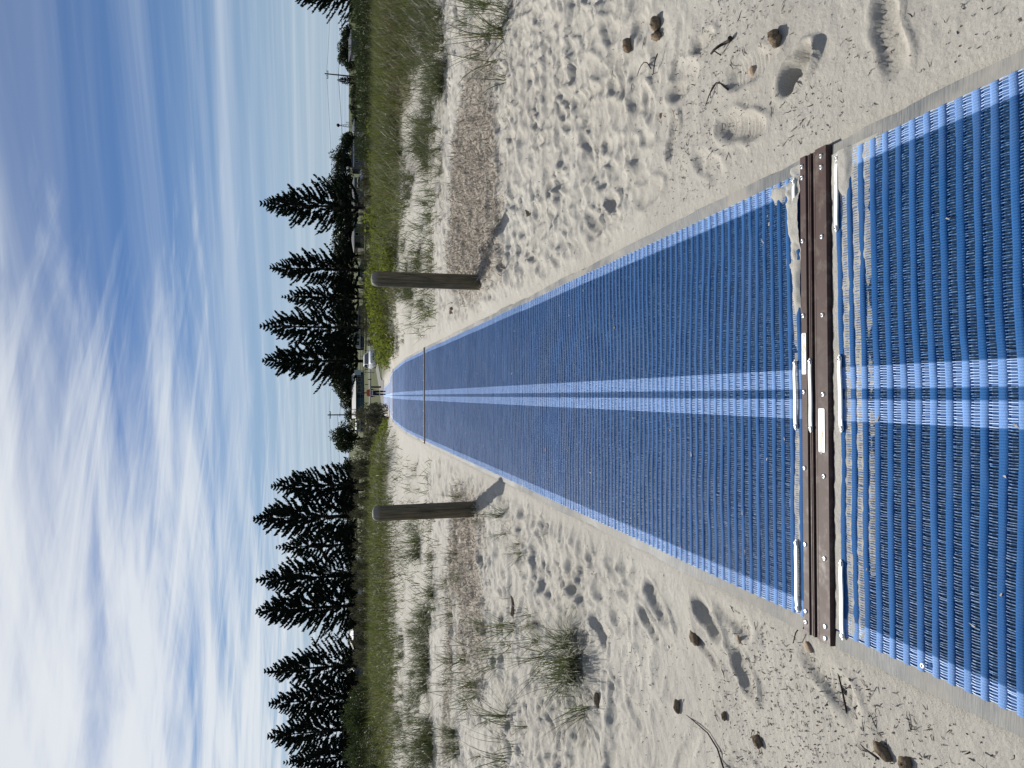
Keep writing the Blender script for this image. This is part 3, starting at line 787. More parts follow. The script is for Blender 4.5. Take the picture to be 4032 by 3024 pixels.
# ------------------------------------------------------------------ foliage generators
def blades(base, az, th0, kap, L, w, nseg, seed=0, twist=0.5):
    """curved tapering strips; returns V, F, rnd"""
    r = np.random.default_rng(seed); N = len(base)
    V = np.zeros((N, (nseg+1)*2, 3)); p = np.array(base, float).copy()
    ca, sa = np.cos(az), np.sin(az)
    tw = az + PI/2 + r.normal(0, twist, N)
    sx, sy = np.cos(tw), np.sin(tw)
    for i in range(nseg+1):
        t_ = i/nseg
        ww = w*(1-t_**1.6)*0.5 + 0.0003
        V[:, 2*i, 0] = p[:, 0]-sx*ww; V[:, 2*i, 1] = p[:, 1]-sy*ww; V[:, 2*i, 2] = p[:, 2]
        V[:, 2*i+1, 0] = p[:, 0]+sx*ww; V[:, 2*i+1, 1] = p[:, 1]+sy*ww; V[:, 2*i+1, 2] = p[:, 2]
        th = th0 + kap*((i+0.5)/nseg)**1.5
        st = L/nseg
        p[:, 0] += np.sin(th)*ca*st; p[:, 1] += np.sin(th)*sa*st; p[:, 2] += np.cos(th)*st
    b = np.arange(N)[:, None]*(nseg+1)*2
    F = np.concatenate([b+np.array([[2*i, 2*i+1, 2*i+3, 2*i+2]]) for i in range(nseg)])
    rnd = np.repeat(r.random(N), (nseg+1)*2)
    return V.reshape(-1, 3), F, rnd
def leaves(cen, size, seed=0, aspect=0.5, up=0.0, dirs=None):
    """rhombic leaf faces folded a little along the midrib"""
    r = np.random.default_rng(seed); N = len(cen)
    d = r.normal(0, 1, (N, 3)) if dirs is None else dirs + r.normal(0, 0.45, (N, 3))
    d[:, 2] += up; d /= np.linalg.norm(d, axis=1)[:, None]
    q = np.cross(d, r.normal(0, 1, (N, 3))); q /= np.linalg.norm(q, axis=1)[:, None]+1e-9
    s_ = (size*(0.6+0.8*r.random(N)))[:, None] if np.isscalar(size) else size[:, None]
    V = np.stack([cen-d*s_*0.5, cen+q*s_*aspect*0.5, cen+d*s_*0.5, cen-q*s_*aspect*0.5], 1)
    F = np.arange(N*4).reshape(N, 4)
    return V.reshape(-1, 3), F, np.repeat(r.random(N), 4)
def tussock_mesh(seed, n, r, L, lean, kap, w, dry=0.1):
    q = np.random.default_rng(seed)
    rr_ = r*np.sqrt(q.random(n)); a0 = q.random(n)*2*PI
    nz_ = max(1, n//14); cl = q.integers(0, nz_, n)
    cx = r*np.sqrt(q.random(nz_)); ca = q.random(nz_)*2*PI
    base = np.stack([cx[cl]*np.cos(ca[cl])+q.normal(0, r*0.08, n), cx[cl]*np.sin(ca[cl])+q.normal(0, r*0.08, n), np.full(n, -0.03)], 1)
    az = np.arctan2(base[:, 1], base[:, 0]) + q.normal(0, 1.0, n)
    th0 = np.abs(q.normal(lean*0.5, lean*0.45, n)); kp = q.normal(kap, kap*0.5, n)
    V, F, rnd = blades(base, az, th0, kp, L*(0.45+0.75*q.random(n)), np.full(n, w)*(0.6+0.7*q.random(n)), 6, seed)
    mi = (np.tile(q.random(n) < dry, 6)).astype(int)
    return mesh_np('grass_tussock', V, F, [MATS['marram'], MATS['marram_dry']], True, {'rnd': rnd}, mi)

# ------------------------------------------------------------------ marram tussocks
dense = [tussock_mesh(200+i, 420, 0.19, 0.52, 1.05, 1.35, 0.0055, 0.10) for i in range(3)]
wispy = [tussock_mesh(220+i, 90, 0.22, 0.44, 1.25, 1.0, 0.0052, 0.15) for i in range(4)]
field = [tussock_mesh(260+i, 150, 0.30, 0.46, 1.15, 1.1, 0.0095, 0.14) for i in range(4)]
sprig = [tussock_mesh(240+i, 22, 0.08, 0.30, 1.0, 0.9, 0.0045, 0.25) for i in range(3)]
def put_tuss(me, v, yi, sc, label, group, rz=None, world=None, tilt=(0, 0), flat=1.0):
    if world is None: p = gp(v, yi)
    else: p = Vector((world[0], world[1], 0))
    o = link('grass_tussock', me); o.location = (p.x, p.y, zg(p.x, p.y)); o.scale = (sc, sc, sc*flat)
    o.rotation_euler = (tilt[0], tilt[1], random.random()*6.28 if rz is None else rz)
    return tag(o, label, 'grass', group)
G1 = 'marram tussocks on the sand'
put_tuss(wispy[0], 1962, 150, 1.55, 'large loose grass tussock on open sand at the picture\'s top edge', G1)
put_tuss(wispy[1], 1925, 90, 1.25, 'loose grass tussock just behind the large one at the top edge', G1)
put_tuss(dense[0], 1745, 335, 1.15, 'dense dark green tussock above the tip of the upper seaweed bank', G1)
put_tuss(wispy[2], 1752, 260, 1.2, 'thin tussock beside the dense dark one near the upper seaweed bank', G1)
put_tuss(sprig[0], 1995, 365, 1.6, 'small sprig of grass at the tip of the upper seaweed bank', G1)
put_tuss(dense[1], 1650, 2150, 1.05, 'dense dark tussock just below the lower bollard in the picture', G1)
for i, yi in enumerate((2450, 2530, 2610, 2670)):
    put_tuss(dense[i % 3], 1685-8*(i % 2), yi, 0.85+0.1*(i % 2), ordinal(i+1)+' of four dark tussocks in a row beyond the lower seaweed, counted downwards', 'row of four dark tussocks')
put_tuss(dense[2], 2262, 2590, 0.80, 'big dark tussock casting a heavy shadow, nearest on the lower sand', G1, flat=0.72)
put_tuss(wispy[2], 2235, 2640, 0.95, 'loose pale blades spreading from the nearest big dark tussock', G1, flat=0.8)
put_tuss(wispy[0], 2290, 2740, 0.85, 'dark tussock joined to the lower end of the nearest big one', G1)
put_tuss(wispy[3], 2150, 2550, 0.9, 'wispy pale tussock right behind the nearest big dark one', G1)
put_tuss(wispy[1], 2010, 2490, 0.95, 'wispy tussock at the end of the lower seaweed bank', G1)
put_tuss(dense[0], 1705, 2925, 1.25, 'thick dark tussock at the bottom edge of the picture below the shrub', G1)
put_tuss(dense[1], 1690, 2870, 1.15, 'thick dark tussock beside the bottom-edge one, nearer the seaweed strand', G1)
put_tuss(dense[2], 1690, 2990, 1.2, 'thick dark tussock cut by the bottom edge of the picture', G1)
put_tuss(dense[2], 1800, 2925, 0.75, 'compact green tussock standing alone near the bottom edge', G1)
put_tuss(wispy[0], 2010, 2900, 1.25, 'wide loose tussock on open sand near the bottom edge', G1)
put_tuss(wispy[2], 2000, 2985, 1.0, 'loose tussock beside the wide one, cut by the bottom edge', G1)
r5 = np.random.default_rng(17)
for n_, (v, yi, sc) in enumerate(sorted(((1790, 2205, .95), (1810, 2250, .8), (1870, 2680, 1.0), (1840, 2590, .9), (1760, 2700, .9), (1780, 2640, .9), (1850, 2780, .8), (1960, 2560, .8), (1905, 2500, .7),
                    (1820, 1985, .6), (1880, 2060, .55), (1990, 2050, .5), (2160, 2080, .45), (2060, 2160, .45), (2100, 2420, .5), (1760, 2330, .8), (1790, 2400, .8), (2080, 2860, .7), (1930, 2820, .8), (1890, 2960, .8), (1680, 1990, .7), (1650, 1920, .7), (1640, 1850, .7), (1700, 2060, .6)), key=lambda q: -q[1])):
    put_tuss((wispy+sprig)[r5.integers(0, 7)], v, yi, sc*(0.9+0.3*r5.random()), ordinal(n_+1)+' wispy grass tuft from the bottom edge, on sand below the mat', 'wispy tufts below the mat')
for n_, (v, yi, sc) in enumerate(sorted(((1700, 420, .9), (1720, 480, 1.0), (1690, 540, 1.0), (1740, 560, .9), (1700, 620, 1.0), (1735, 680, .9), (1690, 720, 1.0), (1720, 780, .9), (1680, 830, 1.0), (1700, 880, .9), (1745, 850, .7),
                    (1660, 930, .9), (1690, 980, .8), (1650, 1040, .8), (1700, 1060, .6), (1640, 1120, .8), (1660, 1190, .7), (1690, 1230, .55), (1620, 1260, .7), (1590, 1330, .6), (1650, 1310, .5), (1745, 1080, .45), (1790, 1180, .45),
                    (1680, 120, 1.0), (1700, 200, 1.0), (1660, 60, 1.0), (1720, 20, .9), (1650, 280, 1.0), (1850, 40, .9), (1990, 60, .8)), key=lambda q: q[1])):
    put_tuss((wispy+sprig)[r5.integers(0, 6)], v, yi, sc*(0.9+0.3*r5.random()), ordinal(n_+1)+' wispy grass tuft from the top edge, on sand above the mat', 'wispy tufts above the mat')

r6 = np.random.default_rng(23)
spots = []
while len(spots) < 64:
    v = 1515+235*r6.random()**0.9; yi = 1150*r6.random()
    if v > 1700 and 330 < yi < 420: continue
    if v > 1735-0.10*yi+40*r6.random(): continue
    if fbm(np.array([yi/170.]), np.array([v/70.]), 301, 2)[0] < -0.15: continue
    spots.append((yi, v))
for n_, (yi, v) in enumerate(sorted(spots)):
    put_tuss(field[n_ % 4], v, yi, 0.62+0.45*r6.random(), ordinal(n_+1)+' marram clump from the top edge, on the sandy slope above the upper seaweed', 'marram clumps on the upper slope', flat=0.9)
spots = []
while len(spots) < 26:
    v = 1560+160*r6.random(); yi = 1850+1150*r6.random()
    if fbm(np.array([yi/170.]), np.array([v/70.]), 305, 2)[0] < 0.0: continue
    spots.append((yi, v))
for n_, (yi, v) in enumerate(sorted(spots)):
    put_tuss(field[n_ % 4], v, yi, 0.50+0.40*r6.random(), ordinal(n_+1)+' marram clump counted downwards, on the sandy slope beyond the lower seaweed', 'marram clumps on the lower slope', flat=0.9)

# ------------------------------------------------------------------ dune grass, ground cover (uncountable)
def dune_grass():
    r = np.random.default_rng(33); N = 230000
    y = 9.6 + 22.4*r.random(N)**1.1; x = (r.random(N)*2-1)*(0.60*y+1.5)
    dn = dune(x, y); n = fbm(x*0.8, y*0.8, 91, 3); n2 = fbm(x*2.5, y*2.5, 93, 2)
    pat = fbm(x*0.75+4, y*0.6, 191, 3)
    dens = np.clip(0.012*ss(y, 9.5, 12) + np.where(x > 0, 0.85, 0.40)*ss(pat, -0.03, 0.33)*ss(y, 9.8, 11.2)*(0.4+0.6*ss(n2, -0.2, 0.3)) + 1.15*ss(dn+0.65*n, 0.25, 0.85), 0, 1)
    dens *= ss(np.abs(x), 0.85, 1.5-0.5*ss(y, 17, 21))
    keep = r.random(N) < dens*0.55
    x, y = x[keep], y[keep]; N = len(x)
    z = hbase(x, y)-0.02
    L = (0.24+0.30*r.random(N))*(0.80+0.25*ss(dune(x, y), 0.3, 0.9))
    pv = fbm(x*0.55, y*0.45, 195, 3)
    L = L*(0.75+0.5*np.clip(pv+0.5, 0, 1))
    V, F, rnd = blades(np.stack([x, y, z], 1), r.random(N)*2*PI, np.abs(r.normal(0.45, 0.35, N))+0.35*(1-ss(dune(x, y), 0.1, 0.6)), np.abs(r.normal(0.9, 0.6, N)), L, 0.0075+0.0003*y, 3, 34)
    rnd = np.clip(0.55*rnd + 0.45*np.repeat(np.clip(pv*1.3+0.5, 0, 1), 8), 0, 1)
    dry = r.random(N) < 0.06+0.35*ss(-pv, 0.05, 0.5)
    o = link('dune_grass', mesh_np('dune_grass', V, F, [MATS['dune_grass'], MATS['marram_dry']], True, {'rnd': rnd}, np.tile(dry, 3).astype(int)))
    tag(o, 'dense olive green grass covering the dunes on both sides', 'grass', kind='stuff')
dune_grass()
def ground_cover():
    """yellow-green leafy creeper along the crest beside the path"""
    r = np.random.default_rng(37); out = []
    pts = []
    for (x0, x1, y0, y1, n) in ((0.95, 4.4, 18.5, 27, 5200), (-9.5, -1.6, 24, 30, 6500), (-2.6, -0.95, 25, 33, 1700), (4.5, 9, 25, 30, 1500)):
        x = x0+(x1-x0)*r.random(n); y = y0+(y1-y0)*r.random(n)
        k = fbm(x*1.2, y*1.2, 95, 3) > -0.12
        pts.append(np.stack([x[k], y[k]], 1))
    p = np.concatenate(pts); N = len(p)
    mound = np.where(p[:, 0] > 0, 1.5, 1.0)*(0.16+0.22*np.clip(fbm(p[:, 0]*1.1, p[:, 1]*1.1, 97, 3)+0.3, 0, 1))
    p = np.repeat(p, 3, 0); mound = np.repeat(mound, 3); N = len(p)
    c = np.stack([p[:, 0]+r.normal(0, .04, N), p[:, 1]+r.normal(0, .04, N), hbase(p[:, 0], p[:, 1])+mound*(0.35+0.75*r.random(N))], 1)
    V, F, rnd = leaves(c, 0.085, 38, 0.5, 0.6)
    o = link('ground_cover', mesh_np('ground_cover', V, F, MATS['daisy'], False, {'rnd': rnd}))
    tag(o, 'bright yellow-green leafy ground cover on the dune crest', 'ground cover', kind='stuff')
ground_cover()
# the small leafy green plant behind the upper bollard
pl = gp(1560, 1030); r = np.random.default_rng(3)
cc = np.stack([r.normal(0, .28, 420), r.normal(0, .2, 420), np.abs(r.normal(0.16, .12, 420))], 1)
V, F, rnd = leaves(cc, 0.075, 4, 0.55, 0.5)
root = empty('leafy_plant', (pl.x, pl.y, zg(pl.x, pl.y))); tag(root, 'small bright green leafy plant among grass just above the upper bollard', 'plant')
link('foliage', mesh_np('foliage', V, F, MATS['daisy'], False, {'rnd': rnd}), root)
mb = MB()
for k in range(7): mb.tube([(0, 0, -0.03), (math.cos(k)*0.12, math.sin(k)*0.12, 0.12), (math.cos(k)*0.22, math.sin(k)*0.2, 0.22)], [0.006, 0.004, 0.002], 5)
mb.build('stem', MATS['stem'], root)

# ------------------------------------------------------------------ dry seagrass banks
def wrack(sign, N, label, seed):
    r = np.random.default_rng(seed)
    x = sign*(0.95+4.6*r.random(N)); y = 6.0+4.0*r.random(N)
    m = wrackmask(x, y); k = r.random(N) < np.clip(m*1.1, 0, 1)
    x, y = x[k], y[k]; N = len(x)
    z = np.array([zg(a, b) for a, b in zip(x, y)])
    L = 0.035+0.075*r.random(N)
    V, F, rnd = blades(np.stack([x, y, z+0.002+0.022*r.random(N)], 1), r.random(N)*2*PI, PI/2+r.normal(-0.15, 0.45, N), r.normal(0.2, 0.9, N), L, 0.0045+0.006*r.random(N), 2, seed+1, 0.9)
    o = link('seagrass_wrack', mesh_np('seagrass_wrack', V, F, MATS['weed'], False, {'rnd': rnd**1.3}))
    tag(o, label, 'seaweed', kind='stuff')
wrack(1, 34000, 'bank of dry brown seagrass around the upper bollard', 51)
wrack(-1, 32000, 'bank of dry brown seagrass below the lower bollard', 55)

# ------------------------------------------------------------------ shrubs
def shrub_mesh(seed, mat, n=5200, lumps=16, leaf=0.075):
    r = np.random.default_rng(seed)
    lc = np.stack([r.uniform(-0.85, 0.85, lumps), r.uniform(-0.6, 0.6, lumps), r.uniform(0.2, 0.80, lumps)], 1)
    lc[:, 2] *= 1-0.35*(lc[:, 0]**2); lr = r.uniform(0.20, 0.36, lumps)
    k = r.integers(0, lumps, n); d = r.normal(0, 1, (n, 3)); d /= np.linalg.norm(d, axis=1)[:, None]
    rad_ = lr[k]*(0.45+0.6*r.random(n)**0.5)*(1+0.25*np.sin(d[:, 0]*7+k)*np.sin(d[:, 2]*6))
    c = lc[k]+d*rad_[:, None]; c[:, 2] = np.abs(c[:, 2])
    V, F, rnd = leaves(c, leaf, seed+1, 0.42, 0.35, d)
    fol = mesh_np('foliage', V, F, mat, False, {'rnd': np.clip(rnd*0.6+0.4*np.repeat(r.random(lumps)[k], 4), 0, 1)})
    mb = MB()
    for i in range(9):
        e = lc[i % lumps]; mb.tube([(0.1*e[0], 0.1*e[1], -0.1), (0.5*e[0], 0.5*e[1], 0.5*e[2]), tuple(e)], [0.022, 0.014, 0.006], 5)
    return fol, mb.mesh('stem', MATS['stem'])
SH_G = [shrub_mesh(300+i, MATS['shrub_grey']) for i in range(4)]
SH_V = [shrub_mesh(320+i, MATS['shrub_green']) for i in range(3)]
def shrub(kind, yi, vtop, D, wpx, label, group):
    p = at(1400, yi, D); z0 = float(hbase(np.array([p.x]), np.array([p.y]))[0])
    top = at(vtop, yi, D).z; h = max(0.5, (top-z0)/1.02)
    w = wpx/3024*D*0.5
    root = empty('shrub', (p.x, p.y, z0-0.05), random.choice((0, PI))+random.uniform(-.3, .3)); tag(root, label, 'shrub', group)
    root.scale = (w/1.05, min(w, 1.2*h)/0.85, h)
    me, st = kind[random.randrange(len(kind))]
    link('foliage', me, root); link('stem', st, root)
    return root
LL = 'grey-brown shrub in the low hedge under the pines, lower half of the picture'
shrub(SH_G, 1625, 1432, 47, 95, 'lone grey-brown shrub right beside the mat where the person walks', 'coastal shrubs')
shrub(SH_G, 1690, 1372, 42, 170, 'largest grey-brown shrub, next to the path opening', 'coastal shrubs')
shrub(SH_G, 1800, 1380, 40, 160, 'second big grey-brown shrub from the path opening, lower half of the picture', 'coastal shrubs')
for i, yi in enumerate(range(1885, 2700, 62)):
    shrub(SH_G, yi, 1379+random.uniform(-9, 7), 39+random.uniform(-2, 3), 120, ordinal(i+1)+' grey-brown shrub below the two big ones in the low hedge under the pines', 'low hedge of grey shrubs')
for i, (yi, vt, D, w) in enumerate(((2745, 1362, 27, 170), (2830, 1335, 25, 190), (2920, 1345, 24, 190), (3000, 1362, 23, 190), (3080, 1350, 24, 200))):
    shrub(SH_V, yi, vt, D, w, ordinal(i+1)+' dark olive shrub of the bottom-edge thicket, counted towards the edge', 'thicket at the bottom edge')
for (yi, vt, D, w, q_) in ((2880, 1420, 20, 200, 'upper'), (2980, 1440, 19, 200, 'lower')):
    shrub(SH_V, yi, vt, D, w, q_+' one of two low dark shrubs in front of the bottom-edge thicket', 'low shrubs before the thicket')
for i, yi in enumerate(range(590, 1330, 52)):
    shrub(SH_G if i % 3 else SH_V, yi, 1408+random.uniform(-12, 8), 45+random.uniform(-3, 3), 95, ordinal(i+1)+' grey-green shrub in the low hedge before the houses, counted from the top', 'low hedge before the houses')
shrub(SH_G, 1215, 1396, 44, 100, 'rounded grey shrub just above the upper bollard', 'coastal shrubs')
shrub(SH_G, 740, 1404, 42, 110, 'pale grey shrub standing in front of the low house with the white fascia', 'coastal shrubs')
for i, yi in enumerate(range(-60, 600, 62)):
    shrub(SH_V, yi, 1374+random.uniform(-8, 8)+(yi > 200)*8+(yi > 380)*8, 36+random.uniform(-3, 3), 150, ordinal(i+1)+' dark green shrub on the dune skyline, counted from the top edge', 'skyline shrubs near the top edge')
for i, yi in enumerate(range(-40, 420, 75)):
    shrub(SH_V, yi, 1406+random.uniform(-9, 9), 31+random.uniform(-1, 1), 150, ordinal(i+1)+' green shrub in front of the skyline shrubs, counted from the top edge', 'front shrubs near the top edge')

# ------------------------------------------------------------------ Norfolk pines
def pine_mesh(seed, nwh=27, R=5.2, Ht=24.0, ntop=4):
    r = np.random.default_rng(seed)
    cen = []; dr = []; sz = []; mbf = MB()
    mb = MB(); mb.tube([(0, 0, -0.5), (0.05, 0, Ht*0.3), (0, 0.04, Ht*0.7), (0, 0, Ht*0.9), (0, 0, Ht)], [0.42, 0.33, 0.17, 0.07, 0.02], 8)
    hs = Ht*(0.07+0.915*np.linspace(0, 1, nwh)**0.92)
    for i, h in enumerate(hs):
        f = 1-h/Ht
        Rr = R*min(1, (f*1.12+0.015))**0.80*(0.80+0.4*r.random())
        if f > 0.72: Rr *= 0.92
        nb = 6 if f > 0.12 else 5
        a0 = r.random()*6.28
        for b in range(nb):
            if r.random() < 0.06 and f > 0.1: continue
            a = a0+2*PI*b/nb+r.normal(0, .12); Lr = Rr*(0.78+0.36*r.random())
            rise = (0.22+0.33*(1-f))*(0.7+0.6*r.random())
            ts = np.linspace(0, 1, 7)
            px_ = np.cos(a)*Lr*ts; py_ = np.sin(a)*Lr*ts; pz_ = h + Lr*(0.05*ts - 0.10*ts*(1-ts) + rise*ts**2.0)
            P_ = np.stack([px_, py_, pz_], 1)
            mb.tube([tuple(q) for q in P_[[0, 3, 6]]], [0.05+0.03*f, 0.035, 0.012], 4, False)
            npl = int(24+74*min(1, Lr/3.5))
            t_ = 0.26+0.76*r.random(npl)**0.75
            if Lr < 1.2: t_ = 0.1+0.9*r.random(npl)
            t_ = np.clip(t_, 0, 1)
            c = np.stack([np.interp(t_, ts, P_[:, j]) for j in range(3)], 1)
            tang = np.array([np.cos(a), np.sin(a), 0.05+2*rise*0.8]); tang /= np.linalg.norm(tang)
            sd_ = np.array([-np.sin(a), np.cos(a), 0])
            sg = r.choice([-1, 1], npl)[:, None]*r.random(npl)[:, None]
            d = tang*0.60 + sd_*sg*0.85 + np.array([0, 0, 1])*(0.15+0.75*r.random(npl))[:, None]
            d /= np.linalg.norm(d, axis=1)[:, None]
            ln = (0.42+0.5*r.random(npl))*(0.55+0.45*min(1, Lr/3))*(1.15-0.5*t_)
            c = c + r.normal(0, 1, (npl, 3))*np.array([0.11, 0.11, 0.10])*min(1, Lr/3)
            cen.append(c+d*ln[:, None]*0.45); dr.append(d); sz.append(ln*1.25)
    cen = np.concatenate(cen); dr = np.concatenate(dr); sz = np.concatenate(sz)
    # two crossed faces for each spray so that it has body from every side
    N = len(cen); V = []; 
    q = np.cross(dr, r.normal(0, 1, (N, 3))); q /= np.linalg.norm(q, axis=1)[:, None]; q2 = np.cross(dr, q)
    for qq in (q, q2):
        w_ = sz[:, None]*0.185
        V.append(np.stack([cen-dr*sz[:, None]*0.5, cen+qq*w_-dr*sz[:, None]*0.05, cen+dr*sz[:, None]*0.5, cen-qq*w_-dr*sz[:, None]*0.05], 1))
    V = np.concatenate(V).reshape(-1, 3); F = np.arange(len(V)).reshape(-1, 4)
    cr = mesh_np('crown', V, F, MATS['pine_leaf'], False, {'rnd': np.repeat(np.tile(r.random(N), 2), 4)})
    return mb.mesh('trunk', MATS['bark'], True), cr
PINES = [pine_mesh(400, 27, 8.0), pine_mesh(411, 26, 7.6), pine_mesh(423, 28, 8.6), pine_mesh(437, 23, 6.8), pine_mesh(449, 25, 8.2), pine_mesh(457, 29, 7.8)]
def pine(yi, vtip, D, k, rz, label, group='row of tall Norfolk pines', wsc=1.0, vb=None):
    p = at(1400, yi, D); z0 = float(hbase(np.array([p.x]), np.array([p.y]))[0])
    h = at(vtip, yi, D).z-z0
    root = empty('norfolk_pine', (p.x, p.y, z0), rz); s_ = h/24.0; root.scale = (s_*wsc, s_*wsc, s_)
    tag(root, label, 'pine tree', group)
    link('trunk', PINES[k][0], root); link('crown', PINES[k][1], root)
    return root
pine(818, 1027, 178, 0, 0.4, 'tall Norfolk pine standing apart, above the upper bollard')
pine(1063, 1064, 182, 1, 2.0, 'slender Norfolk pine directly above the upper bollard top')
pine(1175, 1110, 186, 3, 1.1, 'shorter Norfolk pine squeezed between two taller ones near the path', wsc=0.9)
pine(1290, 1025, 176, 4, 3.3, 'broad tall Norfolk pine, second from the path opening')
pine(1422, 1035, 180, 5, 5.0, 'tall Norfolk pine nearest the path opening, over the white car')
pine(-30, 1085, 165, 2, 0.2, 'Norfolk pine cut off by the top edge of the picture')
pine(320, 1328, 330, 1, 0.7, 'tiny far Norfolk pine beside the power pole near the top edge')
pine(1907, 1069, 178, 1, 4.1, 'first Norfolk pine below the path opening in the picture')
pine(2030, 1000, 180, 2, 1.7, 'tallest Norfolk pine, above the lower bollard')
pine(2142, 1088, 190, 3, 2.6, 'thin-topped Norfolk pine with bare leader just below the tallest one', wsc=0.95)
pine(2265, 1012, 178, 0, 2.9, 'tall Norfolk pine, upper one of a close tall pair')
pine(2384, 1010, 176, 5, 0.9, 'tall Norfolk pine, lower one of the close tall pair')
pine(2617, 1042, 172, 4, 1.9, 'fourth Norfolk pine from the bottom edge of the picture')
pine(2744, 1060, 174, 1, 5.5, 'third Norfolk pine from the bottom edge of the picture', wsc=1.1)
pine(2868, 1055, 170, 2, 3.9, 'second Norfolk pine from the bottom edge of the picture')
pine(2975, 1117, 172, 3, 0.3, 'last whole Norfolk pine at the bottom edge of the picture')
pine(3085, 1085, 170, 0, 4.6, 'Norfolk pine mostly hidden beyond the bottom edge of the picture')

# ------------------------------------------------------------------ round-crowned trees behind
def round_tree_mesh(seed, n=5200, leaf=0.085):
    """unit tree: height 1, crown radius about 0.5"""
    r = np.random.default_rng(seed); lumps = 26
    d0 = r.normal(0, 1, (lumps, 3)); d0 /= np.linalg.norm(d0, axis=1)[:, None]
    lc = d0*np.array([0.36, 0.36, 0.27])*(0.35+0.65*r.random(lumps)[:, None]) + np.array([0, 0, 0.58])
    lr = r.uniform(0.11, 0.20, lumps)
    k = r.integers(0, lumps, n); d = r.normal(0, 1, (n, 3)); d /= np.linalg.norm(d, axis=1)[:, None]
    c = lc[k]+d*(lr[k]*(0.5+0.55*r.random(n)**0.6))[:, None]
    V, F, rnd = leaves(c, leaf*0.55, seed+1, 0.6, 0.2, d)
    cr = mesh_np('crown', V, F, MATS['fig_leaf'], False, {'rnd': np.clip(0.5*rnd+0.5*np.repeat(r.random(lumps)[k], 4), 0, 1)})
    mb = MB(); mb.tube([(0, 0, -0.03), (0.01, 0, 0.2), (0, 0.01, 0.45)], [0.045, 0.032, 0.02], 8)
    for i in range(7): mb.tube([(0, 0, 0.18+0.02*i), tuple(lc[i]*0.6+np.array([0, 0, 0.2])), tuple(lc[i])], [0.018, 0.012, 0.005], 5)
    return mb.mesh('trunk', MATS['bark'], True), cr
ROUND = [round_tree_mesh(500+i*7) for i in range(4)]
def rtree(yi, vtop, D, wpx, label, group='dark round trees behind the pines', vb=None):
    p = at(1400, yi, D); z0 = float(hbase(np.array([p.x]), np.array([p.y]))[0])
    h = at(vtop, yi, D).z-z0; w = wpx/3024*D
    root = empty('round_tree', (p.x, p.y, z0), random.random()*6.28); root.scale = (w/0.95, w/0.95, h/0.98); tag(root, label, 'tree', group)
    tr, cr = random.choice(ROUND); link('trunk', tr, root); link('crown', cr, root); return root
rtree(1728, 1284, 150, 150, 'round dark tree beside the path opening, lower half of the picture')
rtree(1575, 1335, 215, 110, 'dark tree behind the teal house, lower side of its roof')
rtree(1530, 1300, 212, 130, 'dark tree towering over the teal house roof')
rtree(1470, 1275, 214, 150, 'dark tree behind the signboard and the teal house end')
rtree(1370, 1270, 210, 190, 'wide dark tree behind the white and navy cabin')
rtree(1255, 1290, 208, 190, 'wide dark tree behind the broad tall pine')
rtree(1130, 1292, 207, 190, 'wide dark tree behind the shorter squeezed pine')
rtree(1010, 1294, 207, 210, 'dark tree at the upper side of the slender pine')
rtree(900, 1296, 206, 220, 'dark tree between the lone tall pine and the slender pine')
rtree(800, 1278, 205, 220, 'big dark tree wrapped round the foot of the lone tall pine')
rtree(715, 1282, 204, 165, 'round dark tree above the low house with white fascia')
rtree(632, 1284, 200, 110, 'bushy dark tree second down from the thin mast')
rtree(558, 1318, 200, 90, 'bushy dark tree right below the thin mast in the picture')
rtree(150, 1322, 235, 110, 'brownish round tree over the dark roofed shed, nearer the top edge')
rtree(215, 1322, 238, 110, 'brownish round tree over the dark roofed shed, farther from the top edge')
rtree(260, 1350, 240, 60, 'small round tree at the lower side of the dark roofed shed')
for i, yi in enumerate(range(350, 490, 26)):
    rtree(yi, 1376+random.uniform(-6, 5), 260, 42, ordinal(i+1)+' tiny distant bush below the power pole, counted towards the mast', 'tiny bushes on the skyline')
for i, yi in enumerate((1850, 1930, 2010)):
    rtree(yi, 1340+random.uniform(-8, 8), 200, 120, ordinal(i+1)+' of three dark low trees under the pines below the path opening', 'dark trees under the lower pines')
for i, yi in enumerate((2080, 2150)):
    rtree(yi, 1335+random.uniform(-6, 6), 205, 110, ('upper', 'lower')[i]+' of two dark low trees under the thin-topped pine', 'dark trees under the thin-topped pine')

# ------------------------------------------------------------------ buildings beyond the road
MATS['teal_wall'] = simple('teal_wall', (0.06, 0.15, 0.19), 0.8, 0.2, scale=0.6)
MATS['navy_wall'] = simple('navy_wall', (0.02, 0.035, 0.10), 0.7, 0.3, scale=0.6)
MATS['beige_wall'] = simple('beige_wall', (0.20, 0.185, 0.155), 0.85, 0.2, scale=0.6)
MATS['grey_wall'] = simple('grey_wall', (0.17, 0.18, 0.185), 0.85, 0.2, scale=0.6)
MATS['white_wall'] = simple('white_wall', (0.72, 0.72, 0.70), 0.7, 0.3, var=0.06, scale=0.6)
MATS['pale_roof'] = simple('pale_roof', (0.22, 0.225, 0.23), 0.55, 0.4, var=0.1, scale=0.5)
MATS['dark_roof'] = simple('dark_roof', (0.07, 0.07, 0.085), 0.6, 0.3, var=0.2, scale=0.5)
MATS['white_metal'] = simple('white_metal', (0.80, 0.80, 0.80), 0.4, 0.4, var=0.05)
MATS['glass'] = simple('glass', (0.015, 0.02, 0.028), 0.08, 0.6, var=0.1)
MATS['pole_wood'] = simple('pole_wood', (0.06, 0.05, 0.042), 0.85, 0.2, var=0.3, scale=3)
MATS['grey_metal'] = simple('grey_metal', (0.16, 0.17, 0.18), 0.5, 0.4, metal=0.3)
MATS['black'] = simple('black', (0.015, 0.015, 0.016), 0.6, 0.3)
def base_z(x, y): return float(hbase(np.array([x]), np.array([y]))[0])
